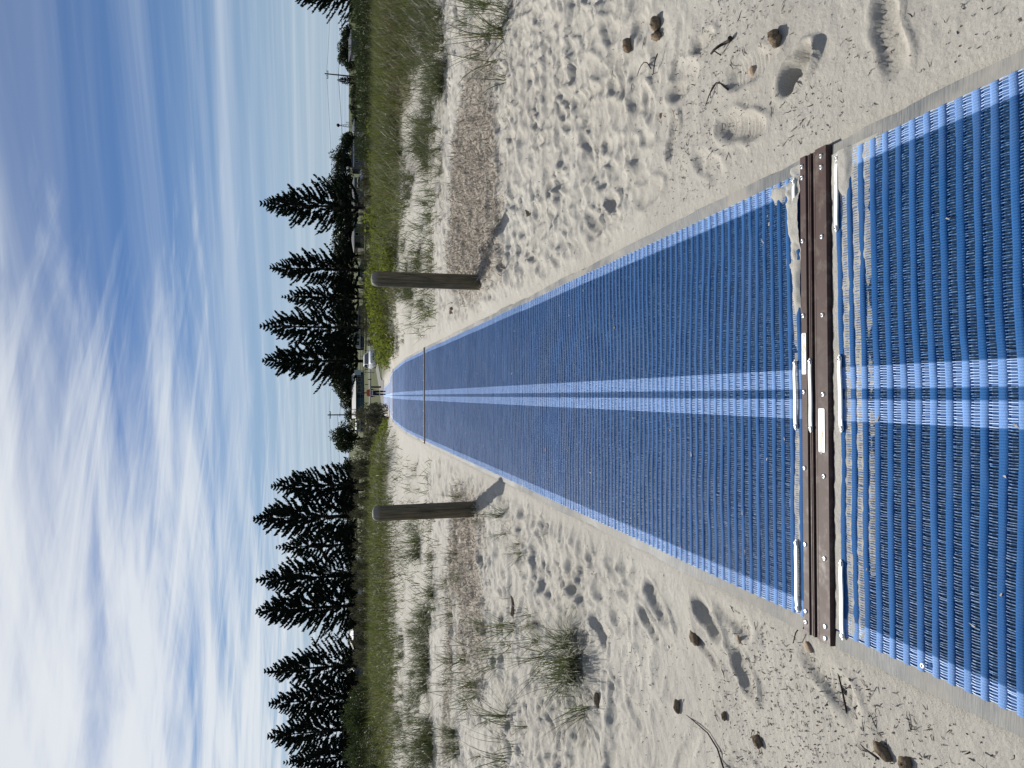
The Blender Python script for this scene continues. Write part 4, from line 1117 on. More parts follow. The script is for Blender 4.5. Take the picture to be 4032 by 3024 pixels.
def house(y0, y1, vbase, veave, vridge, D, depth, wall, roof, label, fascia='white_metal', wins=(), door=None, gable=False, hip=True, stripe_=None):
    """y0 < y1 are picture rows of the two ends of the front; wins in fractions of the front"""
    pa = at(vbase, y1, D); pb_ = at(vbase, y0, D)
    w = pb_.x-pa.x; zb = pa.z; he = at(veave, y0, D).z-zb; hr = at(vridge, y0, D+depth/2).z-zb
    hr = max(hr, he+0.25)
    root = empty('house', ((pa.x+pb_.x)/2, D, zb)); tag(root, label, 'house')
    MB().box(-w/2, w/2, 0, depth, -1.0, he).build('wall', MATS[wall], root)
    o = 0.35; mb = MB()
    if hip:
        rx = max(0.3, w/2-depth/2)
        vs = [(-w/2-o, -o, he), (w/2+o, -o, he), (w/2+o, depth+o, he), (-w/2-o, depth+o, he), (-rx, depth/2, hr), (rx, depth/2, hr)]
        mb.add(vs, [(0, 1, 5, 4), (1, 2, 5), (2, 3, 4, 5), (3, 0, 4), (3, 2, 1, 0)])
    elif gable:
        vs = [(-w/2-o, -o, he), (0, -o, hr), (w/2+o, -o, he), (-w/2-o, depth+o, he), (0, depth+o, hr), (w/2+o, depth+o, he)]
        mb.add(vs, [(0, 2, 1), (0, 1, 4, 3), (1, 2, 5, 4), (3, 4, 5), (0, 3, 5, 2)])
    else:
        vs = [(-w/2-o, -o, he), (w/2+o, -o, he), (w/2+o, depth+o, hr), (-w/2-o, depth+o, hr)]
        mb.add(vs+[(a, b, c-0.15) for a, b, c in vs], [(0, 1, 2, 3), (7, 6, 5, 4), (0, 4, 5, 1), (1, 5, 6, 2), (2, 6, 7, 3), (3, 7, 4, 0)])
    rf = mb.build('roof', MATS[roof], root)
    if fascia: MB().box(-w/2-o-0.02, w/2+o+0.02, -o-0.09, -o-0.005, he-0.13, he+0.06).build('gutter', MATS[fascia], rf)
    if stripe_: MB().box(-w/2-0.03, w/2+0.03, -0.04, depth, -0.9, he*stripe_).build('wall_skirt', MATS['navy_wall'], root)
    for (fx0, fx1, fz0, fz1) in wins:
        a, b = -w/2+w*fx0, -w/2+w*fx1; c, d = he*fz0, he*fz1
        f = MB().box(a, b, -0.07, -0.01, c, d).build('window', MATS['white_metal'], root)
        n = 2 if (b-a) > 0.9 else 1; ww = (b-a-0.06*(n+1))/n
        for k in range(n):
            q = a+0.06+k*(ww+0.06); MB().box(q, q+ww, -0.085, -0.06, c+0.06, d-0.06).build('pane', MATS['glass'], f)
    if door:
        a, b = -w/2+w*door[0], -w/2+w*door[1]
        dr_ = MB().box(a, b, -0.06, -0.01, 0.05, he*0.86).build('door', MATS['dark_timber'], root)
        MB().box(b-0.14, b-0.07, -0.10, -0.062, he*0.4, he*0.46).build('handle', MATS['rivet'], dr_)
    return root
house(1474, 1645, 1434, 1402, 1386, 200, 7, 'teal_wall', 'pale_roof', 'teal walled low house with pale grey roof behind the walking person', wins=((.02, .12, .25, .85), (.58, .76, .30, .85), (.84, .95, .30, .82)), door=(.46, .53), hip=False, fascia='dark_roof')
house(1286, 1368, 1436, 1396, 1390, 200, 5, 'white_wall', 'dark_roof', 'small white cabin with navy lower walls, behind the white car', wins=((.10, .30, .52, .92), (.40, .68, .50, .92), (.76, .92, .55, .92)), stripe_=0.42, hip=False, fascia='white_metal')
house(1205, 1282, 1432, 1410, 1406, 206, 5, 'grey_wall', 'dark_roof', 'low grey shed partly hidden by the hedge under the broad pine', wins=((.2, .4, .3, .8),), hip=False)
house(700, 820, 1430, 1394, 1385, 190, 8, 'beige_wall', 'dark_roof', 'low beige house with double white fascia behind the hedge', wins=((.36, .46, .35, .85), (.60, .68, .35, .85)), door=(.08, .22), hip=False)
house(882, 978, 1424, 1394, 1384, 192, 7, 'beige_wall', 'dark_roof', 'low beige house just below the one with double white fascia', wins=((.52, .64, .40, .88), (.85, .95, .4, .85)), door=(.05, .25))
house(560, 655, 1424, 1392, 1380, 195, 7, 'grey_wall', 'dark_roof', 'grey house with dark hip roof under the bushy trees', wins=((.15, .3, .35, .85), (.5, .7, .35, .85)), door=(.38, .46))
house(478, 520, 1420, 1394, 1386, 210, 6, 'grey_wall', 'dark_roof', 'small dark roofed house under the thin mast', wins=((.2, .45, .3, .8),))
house(125, 205, 1400, 1382, 1372, 220, 6, 'grey_wall', 'dark_roof', 'dark roofed shed with bright white gutter on the skyline near the top edge', wins=((.15, .3, .3, .8), (.6, .8, .3, .8)), hip=False)
house(2462, 2600, 1420, 1392, 1376, 205, 9, 'grey_wall', 'dark_roof', 'pale house with grey hip roof between the two pine groups', wins=((.2, .32, .3, .8), (.6, .75, .3, .8)))
house(2215, 2420, 1424, 1380, 1376, 225, 8, 'white_wall', 'pale_roof', 'long white building glimpsed behind the close tall pair of pines', wins=((.1, .2, .3, .8), (.35, .45, .3, .8), (.6, .7, .3, .8), (.82, .92, .3, .8)), hip=False)
house(2615, 2740, 1420, 1394, 1380, 215, 8, 'grey_wall', 'pale_roof', 'grey house behind the fourth and third pines from the bottom edge', wins=((.3, .5, .3, .8),))
# caravan at the end of the teal house row
house(1655, 1700, 1428, 1404, 1402, 190, 2.4, 'white_wall', 'white_metal', 'small white caravan-like cabin next to the biggest shrub', wins=((.2, .75, .5, .9),), hip=False, stripe_=0.35)

# ------------------------------------------------------------------ poles, wires, lamp, signs, mast
def cyl(mb, x, y, z0, z1, r0, r1=None, n=8): return mb.tube([(x, y, z0), (x, y, z1)], [r0, r1 or r0], n)
def power_pole(yi, vtop, D, label, arm=1.7, lean=0.0):
    p = at(1400, yi, D); zb = base_z(p.x, p.y); zt = at(vtop, yi, D).z; h = zt-zb
    root = empty('power_pole', (p.x, p.y, zb)); tag(root, label, 'power pole', 'timber power poles')
    MB().tube([(0, 0, -0.5), (lean*h, 0, h)], [0.19, 0.13], 8).build('pole', MATS['pole_wood'], root, True)
    ca = MB().box(-arm/2, arm/2, -0.06, 0.06, h-0.75, h-0.60).build('crossarm', MATS['pole_wood'], root)
    for x in (-arm*0.45, -arm*0.15, arm*0.15, arm*0.45):
        MB().lathe([(0.04, h-0.6), (0.07, h-0.5), (0.04, h-0.45), (0.06, h-0.36), (0.02, h-0.3)], 8, x, 0).build('insulator', MATS['grey_metal'], root)
    MB().box(-0.45, 0.45, -0.05, 0.05, h-2.9, h-2.78).build('crossarm', MATS['pole_wood'], root)
    return (p.x+lean*h, p.y, zb+h-0.4)
PP = [power_pole(303, 1278, 165, 'dark timber power pole on the skyline near the top edge', lean=0.02), power_pole(1633, 1290, 188, 'timber power pole behind the biggest shrub by the path opening')]
def wire(a, b, sag, label, dz=0.0, r=0.022):
    pts = []
    for i in range(25):
        t_ = i/24; p = Vector(a).lerp(Vector(b), t_); p.z -= sag*4*t_*(1-t_)-dz; pts.append(p)
    return tag(MB().tube(pts, r, 4, False).build('overhead_wire', MATS['black']), label, 'wire', 'overhead power lines')
R0, C0 = PP
farL = tuple(at(1305, 2500, 195)); farR = tuple(at(1284, -500, 160))
wire(C0, farL, 0.5, 'upper overhead wire running down from the central pole behind the lower pines')
wire(C0, farL, 0.6, 'lower overhead wire running down from the central pole behind the lower pines', -1.9, 0.03)
wire(R0, C0, 1.2, 'upper overhead wire between the two power poles')
wire(R0, C0, 1.4, 'lower overhead wire between the two power poles', -2.4, 0.035)
wire(R0, farR, 0.8, 'upper overhead wire leaving the picture at the top edge')
wire(R0, farR, 0.9, 'lower overhead wire leaving the picture at the top edge', -2.4, 0.035)
def lamp(yi, vtop, D, label):
    p = at(1400, yi, D); zb = base_z(p.x, p.y); h = at(vtop, yi, D).z-zb
    root = empty('street_lamp', (p.x, p.y, zb)); tag(root, label, 'street lamp', 'street lamps')
    MB().tube([(0, 0, 0), (0, 0, h)], [0.07, 0.05], 8).build('pole', MATS['grey_metal'], root, True)
    MB().lathe([(0.10, h-0.12), (0.26, h), (0.30, h+0.12), (0.20, h+0.34), (0.04, h+0.42)], 12).build('lamp_head', MATS['white_metal'], root, True)
lamp(1612, 1376, 150, 'white-headed street lamp in front of the teal house')
lamp(662, 1372, 175, 'white-headed street lamp beside the low house with white fascia')
def signboard(yi, v0, v1, vb, D, wpx, mat, label):
    p = at(vb, yi, D); zb = base_z(p.x, p.y); a = at(v0, yi, D).z-zb; b = at(v1, yi, D).z-zb; w = wpx/3024*D
    root = empty('signboard', (p.x, p.y, zb)); tag(root, label, 'sign', 'signboards by the road')
    MB().box(-w/2, w/2, -0.02, 0.02, b, a).build('panel', MATS[mat], root)
    MB().tube([(0, 0.05, -0.2), (0, 0.05, a)], 0.04, 6).build('post', MATS['grey_metal'], root)
MATS['sign_back'] = simple('sign_back', (0.34, 0.37, 0.40), 0.5, 0.4, var=0.08)
signboard(1467, 1395, 1421, 1470, 108, 20, 'sign_back', 'blank grey signboard on a thin post beside the white car')
signboard(1292, 1391, 1409, 1432, 185, 18, 'sign_back', 'blank grey signboard under the broad pine')
# lattice mast
p = at(1400, 498, 420); zb = base_z(p.x, p.y); h = at(1332, 498, 420).z-zb
root = empty('mast', (p.x, p.y, zb)); tag(root, 'thin distant mast with a round head on the skyline', 'mast')
mb = MB()
for a in range(3): mb.tube([(1.6*math.cos(a*2.09), 1.6*math.sin(a*2.09), 0), (0.1*math.cos(a*2.09), 0.1*math.sin(a*2.09), h)], 0.09, 5)
mb.build('lattice_legs', MATS['grey_metal'], root)
mb = MB()
for k in range(6):
    z_ = h*(0.1+0.14*k); q = 1.6*(1-z_/h)+0.1
    for a in range(3): mb.tube([(q*math.cos(a*2.09), q*math.sin(a*2.09), z_), (q*0.85*math.cos((a+1)*2.09), q*0.85*math.sin((a+1)*2.09), z_+h*0.13)], 0.05, 4)
mb.build('bracing', MATS['grey_metal'], root)
MB().lathe([(0.05, h-0.9), (0.75, h-0.5), (1.0, h+0.1), (0.75, h+0.7), (0.05, h+1.0)], 12).build('head', MATS['black'], root, True)
p = at(1400, 485, 415); zb2 = base_z(p.x, p.y); h2 = at(1362, 485, 415).z-zb2
root = empty('antenna', (p.x, p.y, zb2)); tag(root, 'small antenna with short bars just above the distant mast in the picture', 'antenna')
MB().tube([(0, 0, 0), (0, 0, h2)], 0.08, 5).build('pole', MATS['grey_metal'], root)
for k in range(4): MB().tube([(-0.7+k*0.1, 0, h2-0.2-k*0.5), (0.7-k*0.1, 0, h2-0.2-k*0.5)], 0.06, 5).build('bar', MATS['grey_metal'], root)

# dark bollards at the path end and the low posts along the road
for yi, vb, vt, lab in ((1524, 1496, 1460, 'far dark timber bollard on the upper side of the walking person'), (1601, 1490, 1459, 'far dark timber bollard on the lower side of the walking person')):
    D = 78; p = at(vb, yi, D); zb = base_z(p.x, p.y); h = at(vt, yi, D).z-zb
    mb = MB(); mb.lathe([(0.085, -0.2), (0.085, h-0.06), (0.075, h-0.02), (0.04, h), (0.002, h+0.005)], 14)
    tag(mb.build('timber_bollard', MATS['dark_timber'], None, True, (p.x, p.y, zb)), lab, 'bollard', 'far bollards at the path end')
pm = MB().lathe([(0.07, -0.2), (0.07, 0.52), (0.05, 0.58), (0.002, 0.6)], 8).mesh('roadside_post', MATS['dark_timber'], True)
pys = [640, 760, 880, 1000, 1300, 1343, 1360, 1381, 1454, 1494, 1514, 1587, 1602]
for i, yi in enumerate(pys):
    D = 142 if i % 3 else 124; p = at(1440, yi, D)
    o = link('roadside_post', pm, None, (p.x, p.y, base_z(p.x, p.y))); tag(o, ordinal(i+1)+' low dark post along the road, counted from the top edge', 'post', 'low posts along the road')
# rails of the fence before the houses
for k, (ya, yb_, D, lab) in enumerate(((1290, 1460, 186, 'thin rail fence before the white and navy cabin'), (1475, 1640, 186, 'thin rail fence before the teal house'), (690, 990, 178, 'thin rail fence before the two beige houses'))):
    a = at(1430, yb_, D); b = at(1430, ya, D); zb = base_z((a.x+b.x)/2, D)
    root = empty('rail_fence', (a.x, D, zb)); tag(root, lab, 'fence', 'rail fences'); L = b.x-a.x
    for z_ in (0.45, 0.95): MB().box(0, L, -0.03, 0.03, z_, z_+0.07).build('rail', MATS['grey_metal'], root)
    for q in np.linspace(0, L, max(3, int(L/2.2))): MB().box(q-0.05, q+0.05, 0.035, 0.12, -0.2, 1.08).build('post', MATS['grey_metal'], root)

# ------------------------------------------------------------------ white car seen from the front
MATS['car_white'] = simple('car_white', (0.70, 0.71, 0.72), 0.35, 0.4, var=0.03, coat=0.2)
MATS['tyre'] = simple('tyre', (0.02, 0.02, 0.02), 0.85, 0.2)
MATS['lamp_glass'] = simple('lamp_glass', (0.55, 0.57, 0.6), 0.12, 0.6)
def car(yi, D, label, mat='car_white', rz=0.0, lift=0.0):
    p = at(1440, yi, D); zb = base_z(p.x, p.y)
    root = empty('parked_car', (p.x, p.y, zb+lift), rz); tag(root, label, 'car', 'parked cars')
    # y = 0 is the nose (towards the sea), sections along the length
    def sec(y, wb, wt, zb_, zt): return [(-wb, y, zb_), (wb, y, zb_), (wb*1.03, y, zb_+0.35*(zt-zb_)), (wt, y, zt-0.04), (wt-0.10, y, zt), (-wt+0.10, y, zt), (-wt, y, zt-0.04), (-wb*1.03, y, zb_+0.35*(zt-zb_))]
    mb = MB(); mb.loft([sec(0.0, .70, .66, .36, .72), sec(0.12, .86, .78, .26, .88), sec(0.5, .90, .82, .24, 1.00), sec(1.25, .92, .84, .24, 1.08), sec(2.4, .93, .86, .24, 1.10), sec(3.9, .92, .84, .26, 1.12), sec(4.5, .88, .78, .34, 1.02), sec(4.6, .80, .70, .40, .90)], True)
    body = mb.build('body', MATS[mat], root, True)
    cab = [[(-.84, 1.18, 1.07), (.84, 1.18, 1.07), (.86, 4.35, 1.08), (-.86, 4.35, 1.08)], [(-.66, 1.98, 1.60), (.66, 1.98, 1.60), (.67, 4.05, 1.62), (-.67, 4.05, 1.62)], [(-.56, 2.15, 1.68), (.56, 2.15, 1.68), (.57, 3.9, 1.69), (-.57, 3.9, 1.69)]]
    mb = MB(); mb.loft(cab, True); mb.build('cabin', MATS[mat], root)
    def pane(name, a, b, c, d, off):
        a, b, c, d = map(Vector, (a, b, c, d)); n = (b-a).cross(d-a).normalized()*off; cen = (a+b+c+d)/4
        vs = [cen+(q-cen)*0.90+n for q in (a, b, c, d)]; mb_ = MB(); mb_.add(vs, [(0, 1, 2, 3)]); mb_.add([v-n*0.8 for v in vs], [(3, 2, 1, 0)])
        return mb_.build(name, MATS['glass'], root)
    pane('windscreen', cab[0][0], cab[0][1], cab[1][1], cab[1][0], 0.012)
    pane('rear_window', cab[0][2], cab[0][3], cab[1][3], cab[1][2], 0.012)
    pane('side_window', cab[0][1], cab[0][2], cab[1][2], cab[1][1], 0.012); pane('side_window', cab[0][3], cab[0][0], cab[1][0], cab[1][3], 0.012)
    for sx in (-1, 1):
        MB().bbox(sx*0.98-0.10, sx*0.98+0.10, 1.42, 1.56, 1.06, 1.24, 0.03).build('mirror', MATS[mat], root)
        MB().bbox(sx*0.62-0.17, sx*0.62+0.17, 0.03, 0.20, 0.66, 0.82, 0.04).build('headlight', MATS['lamp_glass'], root)
        for yy in (0.85, 3.7):
            w_ = MB().tube([(sx*0.74, yy, 0.33), (sx*0.95, yy, 0.33)], 0.33, 20).build('wheel', MATS['tyre'], root)
            MB().tube([(sx*0.93, yy, 0.33), (sx*0.965, yy, 0.33)], 0.20, 12).build('rim', MATS['rivet'], w_)
    MB().bbox(-0.42, 0.42, -0.02, 0.06, 0.46, 0.62, 0.02).build('grille', MATS['black'], root)
    MB().bbox(-0.24, 0.24, -0.04, 0.02, 0.36, 0.45, 0.01).build('number_plate', MATS['white_metal'], root)
    return root
car(1404, 98, 'white car seen from the front behind the green dune grass', rz=0.12)
car(668, 178, 'small parked car beside the street lamp and the low white-fascia house', rz=1.2)
car(1022, 190, 'small parked car half hidden between the beige house and the slender pine', 'grey_metal', rz=1.4)

# ------------------------------------------------------------------ the walking person
def skin(name, verts, edges, radii, mat, parent, sub=2):
    me = bpy.data.meshes.new(name); me.from_pydata(verts, edges, []); me.update()
    o = bpy.data.objects.new(name, me); COL.objects.link(o)
    o.modifiers.new('skin', 'SKIN'); sm = o.modifiers.new('sub', 'SUBSURF'); sm.levels = sub; sm.render_levels = sub
    if not me.skin_vertices: return None
    for i, r_ in enumerate(radii):
        r_ = r_ if isinstance(r_, tuple) else (r_, r_)
        me.skin_vertices[0].data[i].radius = r_; me.skin_vertices[0].data[i].use_root = (i == 0)
    dg = bpy.context.evaluated_depsgraph_get(); dg.update()
    out = bpy.data.meshes.new_from_object(o.evaluated_get(dg)); bpy.data.objects.remove(o); bpy.data.meshes.remove(me)
    out.name = name; out.materials.clear(); out.materials.append(mat)
    out.polygons.foreach_set('use_smooth', np.full(len(out.polygons), True, dtype=bool))
    return link(name, out, parent)
MATS['skin'] = simple('skin', (0.28, 0.17, 0.12), 0.55, 0.3, var=0.08, scale=20)
MATS['hivis'] = simple('hivis', (0.40, 0.12, 0.05), 0.8, 0.2, var=0.1, scale=12)
MATS['navy_cloth'] = simple('navy_cloth', (0.012, 0.014, 0.034), 0.85, 0.2, var=0.2, scale=15)
MATS['reflective'] = simple('reflective', (0.68, 0.68, 0.66), 0.35, 0.5, var=0.05)
MATS['cap_dark'] = simple('cap_dark', (0.02, 0.02, 0.024), 0.8, 0.2)
def person():
    p = at(1518, 1547, 60.0); zb = float(zm(np.array([0.]), np.array([p.y]))[0])+0.012
    root = empty('person', (p.x, p.y, zb), 0.0); root.scale = (0.98,)*3
    tag(root, 'person in orange high-visibility top and navy trousers walking away along the mat', 'person')
    # faces +y (away); hips shifted a little, right leg forward
    J = [(0, 0, .94), (0, 0, 1.10), (0, 0.01, 1.28), (0, 0.02, 1.44), (0, 0.03, 1.53), (0, 0.055, 1.60), (0, 0.055, 1.72),      # 0-6 spine to head
         (.17, .01, 1.42), (.265, -.02, 1.15), (.29, .07, .91), (.29, .10, .83),                                               # 7-10 right arm
         (-.17, .01, 1.42), (-.265, -.03, 1.15), (-.29, .03, .90), (-.29, .06, .82),                                           # 11-14 left arm
         (.095, 0, .90), (.11, .07, .50), (.115, .02, .09), (.12, .15, .04),                                                   # 15-18 right leg
         (-.095, 0, .90), (-.11, .02, .49), (-.115, -.08, .10), (-.12, .05, .04)]                                              # 19-22 left leg
    E = [(0, 1), (1, 2), (2, 3), (3, 4), (4, 5), (5, 6), (3, 7), (7, 8), (8, 9), (9, 10), (3, 11), (11, 12), (12, 13), (13, 14), (0, 15), (15, 16), (16, 17), (17, 18), (0, 19), (19, 20), (20, 21), (21, 22)]
    Rr = [(.15, .11), (.14, .10), (.155, .11), (.13, .09), .055, .085, .075, .058, .045, .032, .036, .058, .045, .032, .036, .085, .058, .043, .04, .085, .058, .043, .04]
    skin('body', J, E, Rr, MATS['skin'], root)
    # five fingers on each hand, loosely curled
    for sx in (1, -1):
        h = J[10] if sx > 0 else J[14]
        for k, (dy_, ln) in enumerate(((-.030, .050), (-.010, .062), (.010, .066), (.028, .056))):
            skin('finger', [(h[0], h[1]+dy_, h[2]), (h[0]-sx*.006, h[1]+dy_+.008, h[2]-ln*0.6), (h[0]-sx*.022, h[1]+dy_+.012, h[2]-ln)], [(0, 1), (1, 2)], [.010, .009, .007], MATS['skin'], root, 1)
        skin('thumb', [(h[0], h[1]+.03, h[2]+.02), (h[0]-sx*.02, h[1]+.055, h[2]-.012), (h[0]-sx*.03, h[1]+.06, h[2]-.035)], [(0, 1), (1, 2)], [.012, .010, .008], MATS['skin'], root, 1)
    g = lambda i, f=1: J[i]
    skin('top', [J[0], J[1], J[2], J[3], J[7], (.235, -.005, 1.24), J[11], (-.235, -.01, 1.24), (0, .025, 1.49)], [(0, 1), (1, 2), (2, 3), (3, 4), (4, 5), (3, 6), (6, 7), (3, 8)], [(.185, .135), (.18, .13), (.195, .14), (.16, .115), .085, .078, .085, .078, .075], MATS['hivis'], root)
    skin('trousers', [(0, 0, .96), J[15], J[16], (.115, .025, .14), J[19], J[20], (-.115, -.07, .15)], [(0, 1), (1, 2), (2, 3), (0, 4), (4, 5), (5, 6)], [(.175, .13), .115, .082, .072, .115, .082, .072], MATS['navy_cloth'], root)
    skin('sleeve_cuff', [(.245, -.01, 1.20), J[8], (.285, .05, .96)], [(0, 1), (1, 2)], [.066, .060, .050], MATS['navy_cloth'], root)
    skin('sleeve_cuff', [(-.245, -.015, 1.20), J[12], (-.285, .01, .95)], [(0, 1), (1, 2)], [.066, .060, .050], MATS['navy_cloth'], root)
    for sx, an, toe in ((1, J[17], J[18]), (-1, J[21], J[22])):
        skin('boot', [(an[0], an[1], .14), (an[0], an[1]-.01, .05), toe], [(0, 1), (1, 2)], [.066, .062, .05], MATS['cap_dark'], root)
    skin('hair', [(0, .02, 1.64), (0, .03, 1.74), (0, .05, 1.77)], [(0, 1), (1, 2)], [.088, .094, .07], MATS['cap_dark'], root)
    def band(name, pts_c, rx, ry, z0, z1):
        mb = MB(); n = 24
        mb.loft([[(pts_c[0]+rx*math.cos(2*PI*k/n), pts_c[1]+ry*math.sin(2*PI*k/n), z) for k in range(n)] for z in (z0, z1)], False)
        return mb.build(name, MATS['reflective'], root, True)
    band('reflective_band', (0, 0), .188, .140, 1.00, 1.05); band('reflective_band', (0, 0.006), .190, .140, 1.18, 1.23)
    band('reflective_band', (.112, .06), .083, .083, .44, .49); band('reflective_band', (-.112, .008), .083, .083, .44, .49)
    band('reflective_band', (.242, -.008), .078, .078, 1.17, 1.21); band('reflective_band', (-.242, -.012), .078, .078, 1.17, 1.21)
    # face (turned away from the camera): nose, eyes, mouth, ears
    skin('nose', [(0, .125, 1.655), (0, .145, 1.635), (0, .14, 1.62)], [(0, 1), (1, 2)], [.012, .014, .010], MATS['skin'], root, 1)
    for sx in (-1, 1):
        MB().lathe([(.001, -.01), (.011, 0), (.001, .01)], 8, sx*.032, .128).build('eye', MATS['shell'], root, True, (0, 0, 1.668))
        skin('ear', [(sx*.078, .05, 1.68), (sx*.086, .045, 1.65), (sx*.078, .05, 1.625)], [(0, 1), (1, 2)], [.010, .014, .009], MATS['skin'], root, 1)
    MB().box(-.024, .024, .118, .132, 1.592, 1.600).build('mouth', MATS['ink_orange'], root)
person()

# ------------------------------------------------------------------ things lying on the sand
def lump_mesh(name, seed, sx, sy, sz, mat, rough=0.12):
    r = random.Random(seed); n, m = 14, 9; rings = []
    ph = [r.random()*6 for _ in range(6)]
    for j in range(m):
        b = PI*j/(m-1); ring = []
        for k in range(n):
            a = 2*PI*k/n
            q = 1+rough*(math.sin(2*a+ph[0])*math.sin(b)+0.6*math.sin(3*a+3*b+ph[1])+0.4*math.sin(5*a-4*b+ph[2]))
            s_ = max(0.004, math.sin(b))
            ring.append((sx*q*s_*math.cos(a), sy*q*s_*math.sin(a), -sz*q*math.cos(b)))
        rings.append(ring)
    return MB().loft(rings, True).mesh(name, mat, True)
def lay(name, me, v, yi, rz, sink, label, cat, group=None):
    p = gp(v, yi); z_ = zg(p.x, p.y)
    o = link(name, me, None, (p.x, p.y, z_+sink)); o.rotation_euler = (random.uniform(-.2, .2), random.uniform(-.2, .2), rz)
    return tag(o, label, cat, group)
FB = MATS['fibre_ball']
for i, (v, yi, a, b, c, rz, lab) in enumerate((
    (2745, 2512, .058, .030, .026, 0.9, 'long brown fibre ball with a shadow, nearest to the footprints below the mat'),
    (2362, 2757, .052, .028, .030, 0.25, 'blunt dark brown fibre lump beside the nearest big tussock'),
    (2682, 2780, .038, .026, .024, 0.3, 'egg-shaped brown fibre ball at the head of the long curved stem'),
    (2862, 2818, .021, .021, .018, 0.0, 'small round dark fibre ball between the egg-shaped and the round one'),
    (2993, 2917, .034, .026, .026, 0.8, 'round brown fibre ball in the thick litter near the bottom edge'),
    (3488, 2960, .040, .026, .024, 1.0, 'pale brown fibre ball beside the mat, nearest the picture\'s right edge'),
    (3575, 3004, .030, .026, .024, 0.2, 'dark fibre lump at the bottom edge near the right corner'),
    (2600, 95, .060, .042, .040, 1.2, 'large dark brown fibre lump near the top edge'),
    (2600, 143, .050, .036, .032, 1.0, 'greyish fibre lump touching the large dark one near the top edge'),
    (2488, 180, .052, .040, .034, 0.5, 'lumpy dark fibre clump left of the pair near the top edge'),
    (3068, 148, .044, .034, .032, 0.9, 'dark rounded fibre ball above the deep heel print'),
    (3078, 165, .030, .026, .022, 0.1, 'pale half of the rounded ball above the deep heel print'))):
    lay('fibre_ball', lump_mesh('fibre_ball', 600+i, a*.70, b*.68, c*.62, FB, 0.2), v, yi, rz, c*0.30, lab, 'seaweed ball', 'fibre balls on the sand')
for i, (v, yi, a, b, c, mat, lab) in enumerate((
    (2918, 2518, .022, .014, .010, 'tan_stone', 'small orange-tan stone below the tread prints under the mat'),
    (3185, 2548, .026, .022, .012, 'tan_stone', 'pale tan crust of sand near the joint bar\'s lower end'),
    (2951, 280, .028, .024, .014, 'tan_stone', 'pale tan stone lying in a shoe print above the mat'),
    (2608, 458, .018, .012, .009, 'tan_stone', 'small orange stone at the edge of the twig litter above the mat'),
    (2632, 2547, .010, .010, .008, 'shell', 'tiny white pebble near the long brown fibre ball'),
    (3172, 284, .020, .010, .010, 'shell', 'white shell in the deep heel print above the mat'),
    (2460, 1290, .012, .008, .005, 'tan_stone', 'pale fleck of dry weed on the mat above its centre stripes'),
    (2180, 1770, .020, .014, .006, 'tan_stone', 'pale crumb of dry weed on the mat below its centre stripes'))):
    o = lay('pebble' if mat != 'shell' else 'shell', lump_mesh('pebble', 640+i, a*.72, b*.72, c*.72, MATS[mat], 0.1), v, yi, random.random()*3, c*0.3, lab, 'stone' if mat != 'shell' else 'shell', 'pebbles and shells')
    if abs(o.location.x) < 0.7: o.location.z = float(zm(np.array([o.location.x]), np.array([o.location.y]))[0])+0.007
# driftwood
def stick(name, v, yi, L, r0, rz, label, mat='twig_pale', bend=0.12, up=0.02, fork=False):
    p = gp(v, yi); n = 7; pts = []
    for i in range(n):
        t_ = i/(n-1)-0.5; pts.append((L*t_, L*bend*math.sin(t_*5+v), up*(1+math.cos(t_*4+v))*0.5+r0*0.6))
    mb = MB(); mb.tube(pts, [r0*(1-0.55*i/(n-1)) for i in range(n)], 6)
    if fork: mb.tube([pts[3], (pts[3][0]+L*0.18, pts[3][1]+L*0.16, pts[3][2]+up), (pts[3][0]+L*0.34, pts[3][1]+L*0.20, 0.004)], [r0*.6, r0*.45, r0*.25], 5)
    o = mb.build(name, MATS[mat], None, True, (p.x, p.y, zg(p.x, p.y))); o.rotation_euler = (0, 0, rz)
    return tag(o, label, 'driftwood', 'sticks on the sand')
stick('driftwood', 2088, 840, 0.16, .013, 1.3, 'short thick brown stick on the sand just past the upper bollard shadow')
stick('driftwood', 1692, 1228, 0.16, .020, 1.2, 'pale brown wood chunk on clean sand below the upper bollard')
stick('driftwood', 1785, 1225, 0.24, .022, 1.5, 'brown wood stub beside the mat below the upper bollard')
stick('driftwood', 2863, 180, 0.11, .009, 1.75, 'knobbly dark stick casting a long shadow above the mat', 'twig', 0.06, 0.03, True)
stick('driftwood', 2032, 2385, 0.16, .020, 0.9, 'reddish brown curled bark at the end of the lower seaweed bank')
stick('twig', 2562, 270, 0.13, .003, 1.45, 'thin looped dark stem above the mat, farther one of a parallel pair', 'twig', 0.2)
stick('twig', 2590, 268, 0.14, .003, 1.7, 'thin looped dark stem above the mat, nearer one of a parallel pair', 'twig', 0.2)
stick('twig', 2832, 360, 0.17, .004, 1.6, 'branched reddish twig pointing at the tread print above the mat', 'twig', 0.2, 0.01, True)
stick('twig', 2752, 2850, 0.50, .0035, 1.05, 'long thin curved stem on the open sand below the mat', 'twig', 0.14, 0.006)
stick('twig', 3345, 2800, 0.30, .0045, 0.95, 'long dark curved seaweed stem beside the tread print at the mat edge', 'twig', 0.15, 0.006, True)
stick('twig', 3160, 2500, 0.10, .003, 2.0, 'short black twig by the joint bar lower end', 'twig', 0.2)
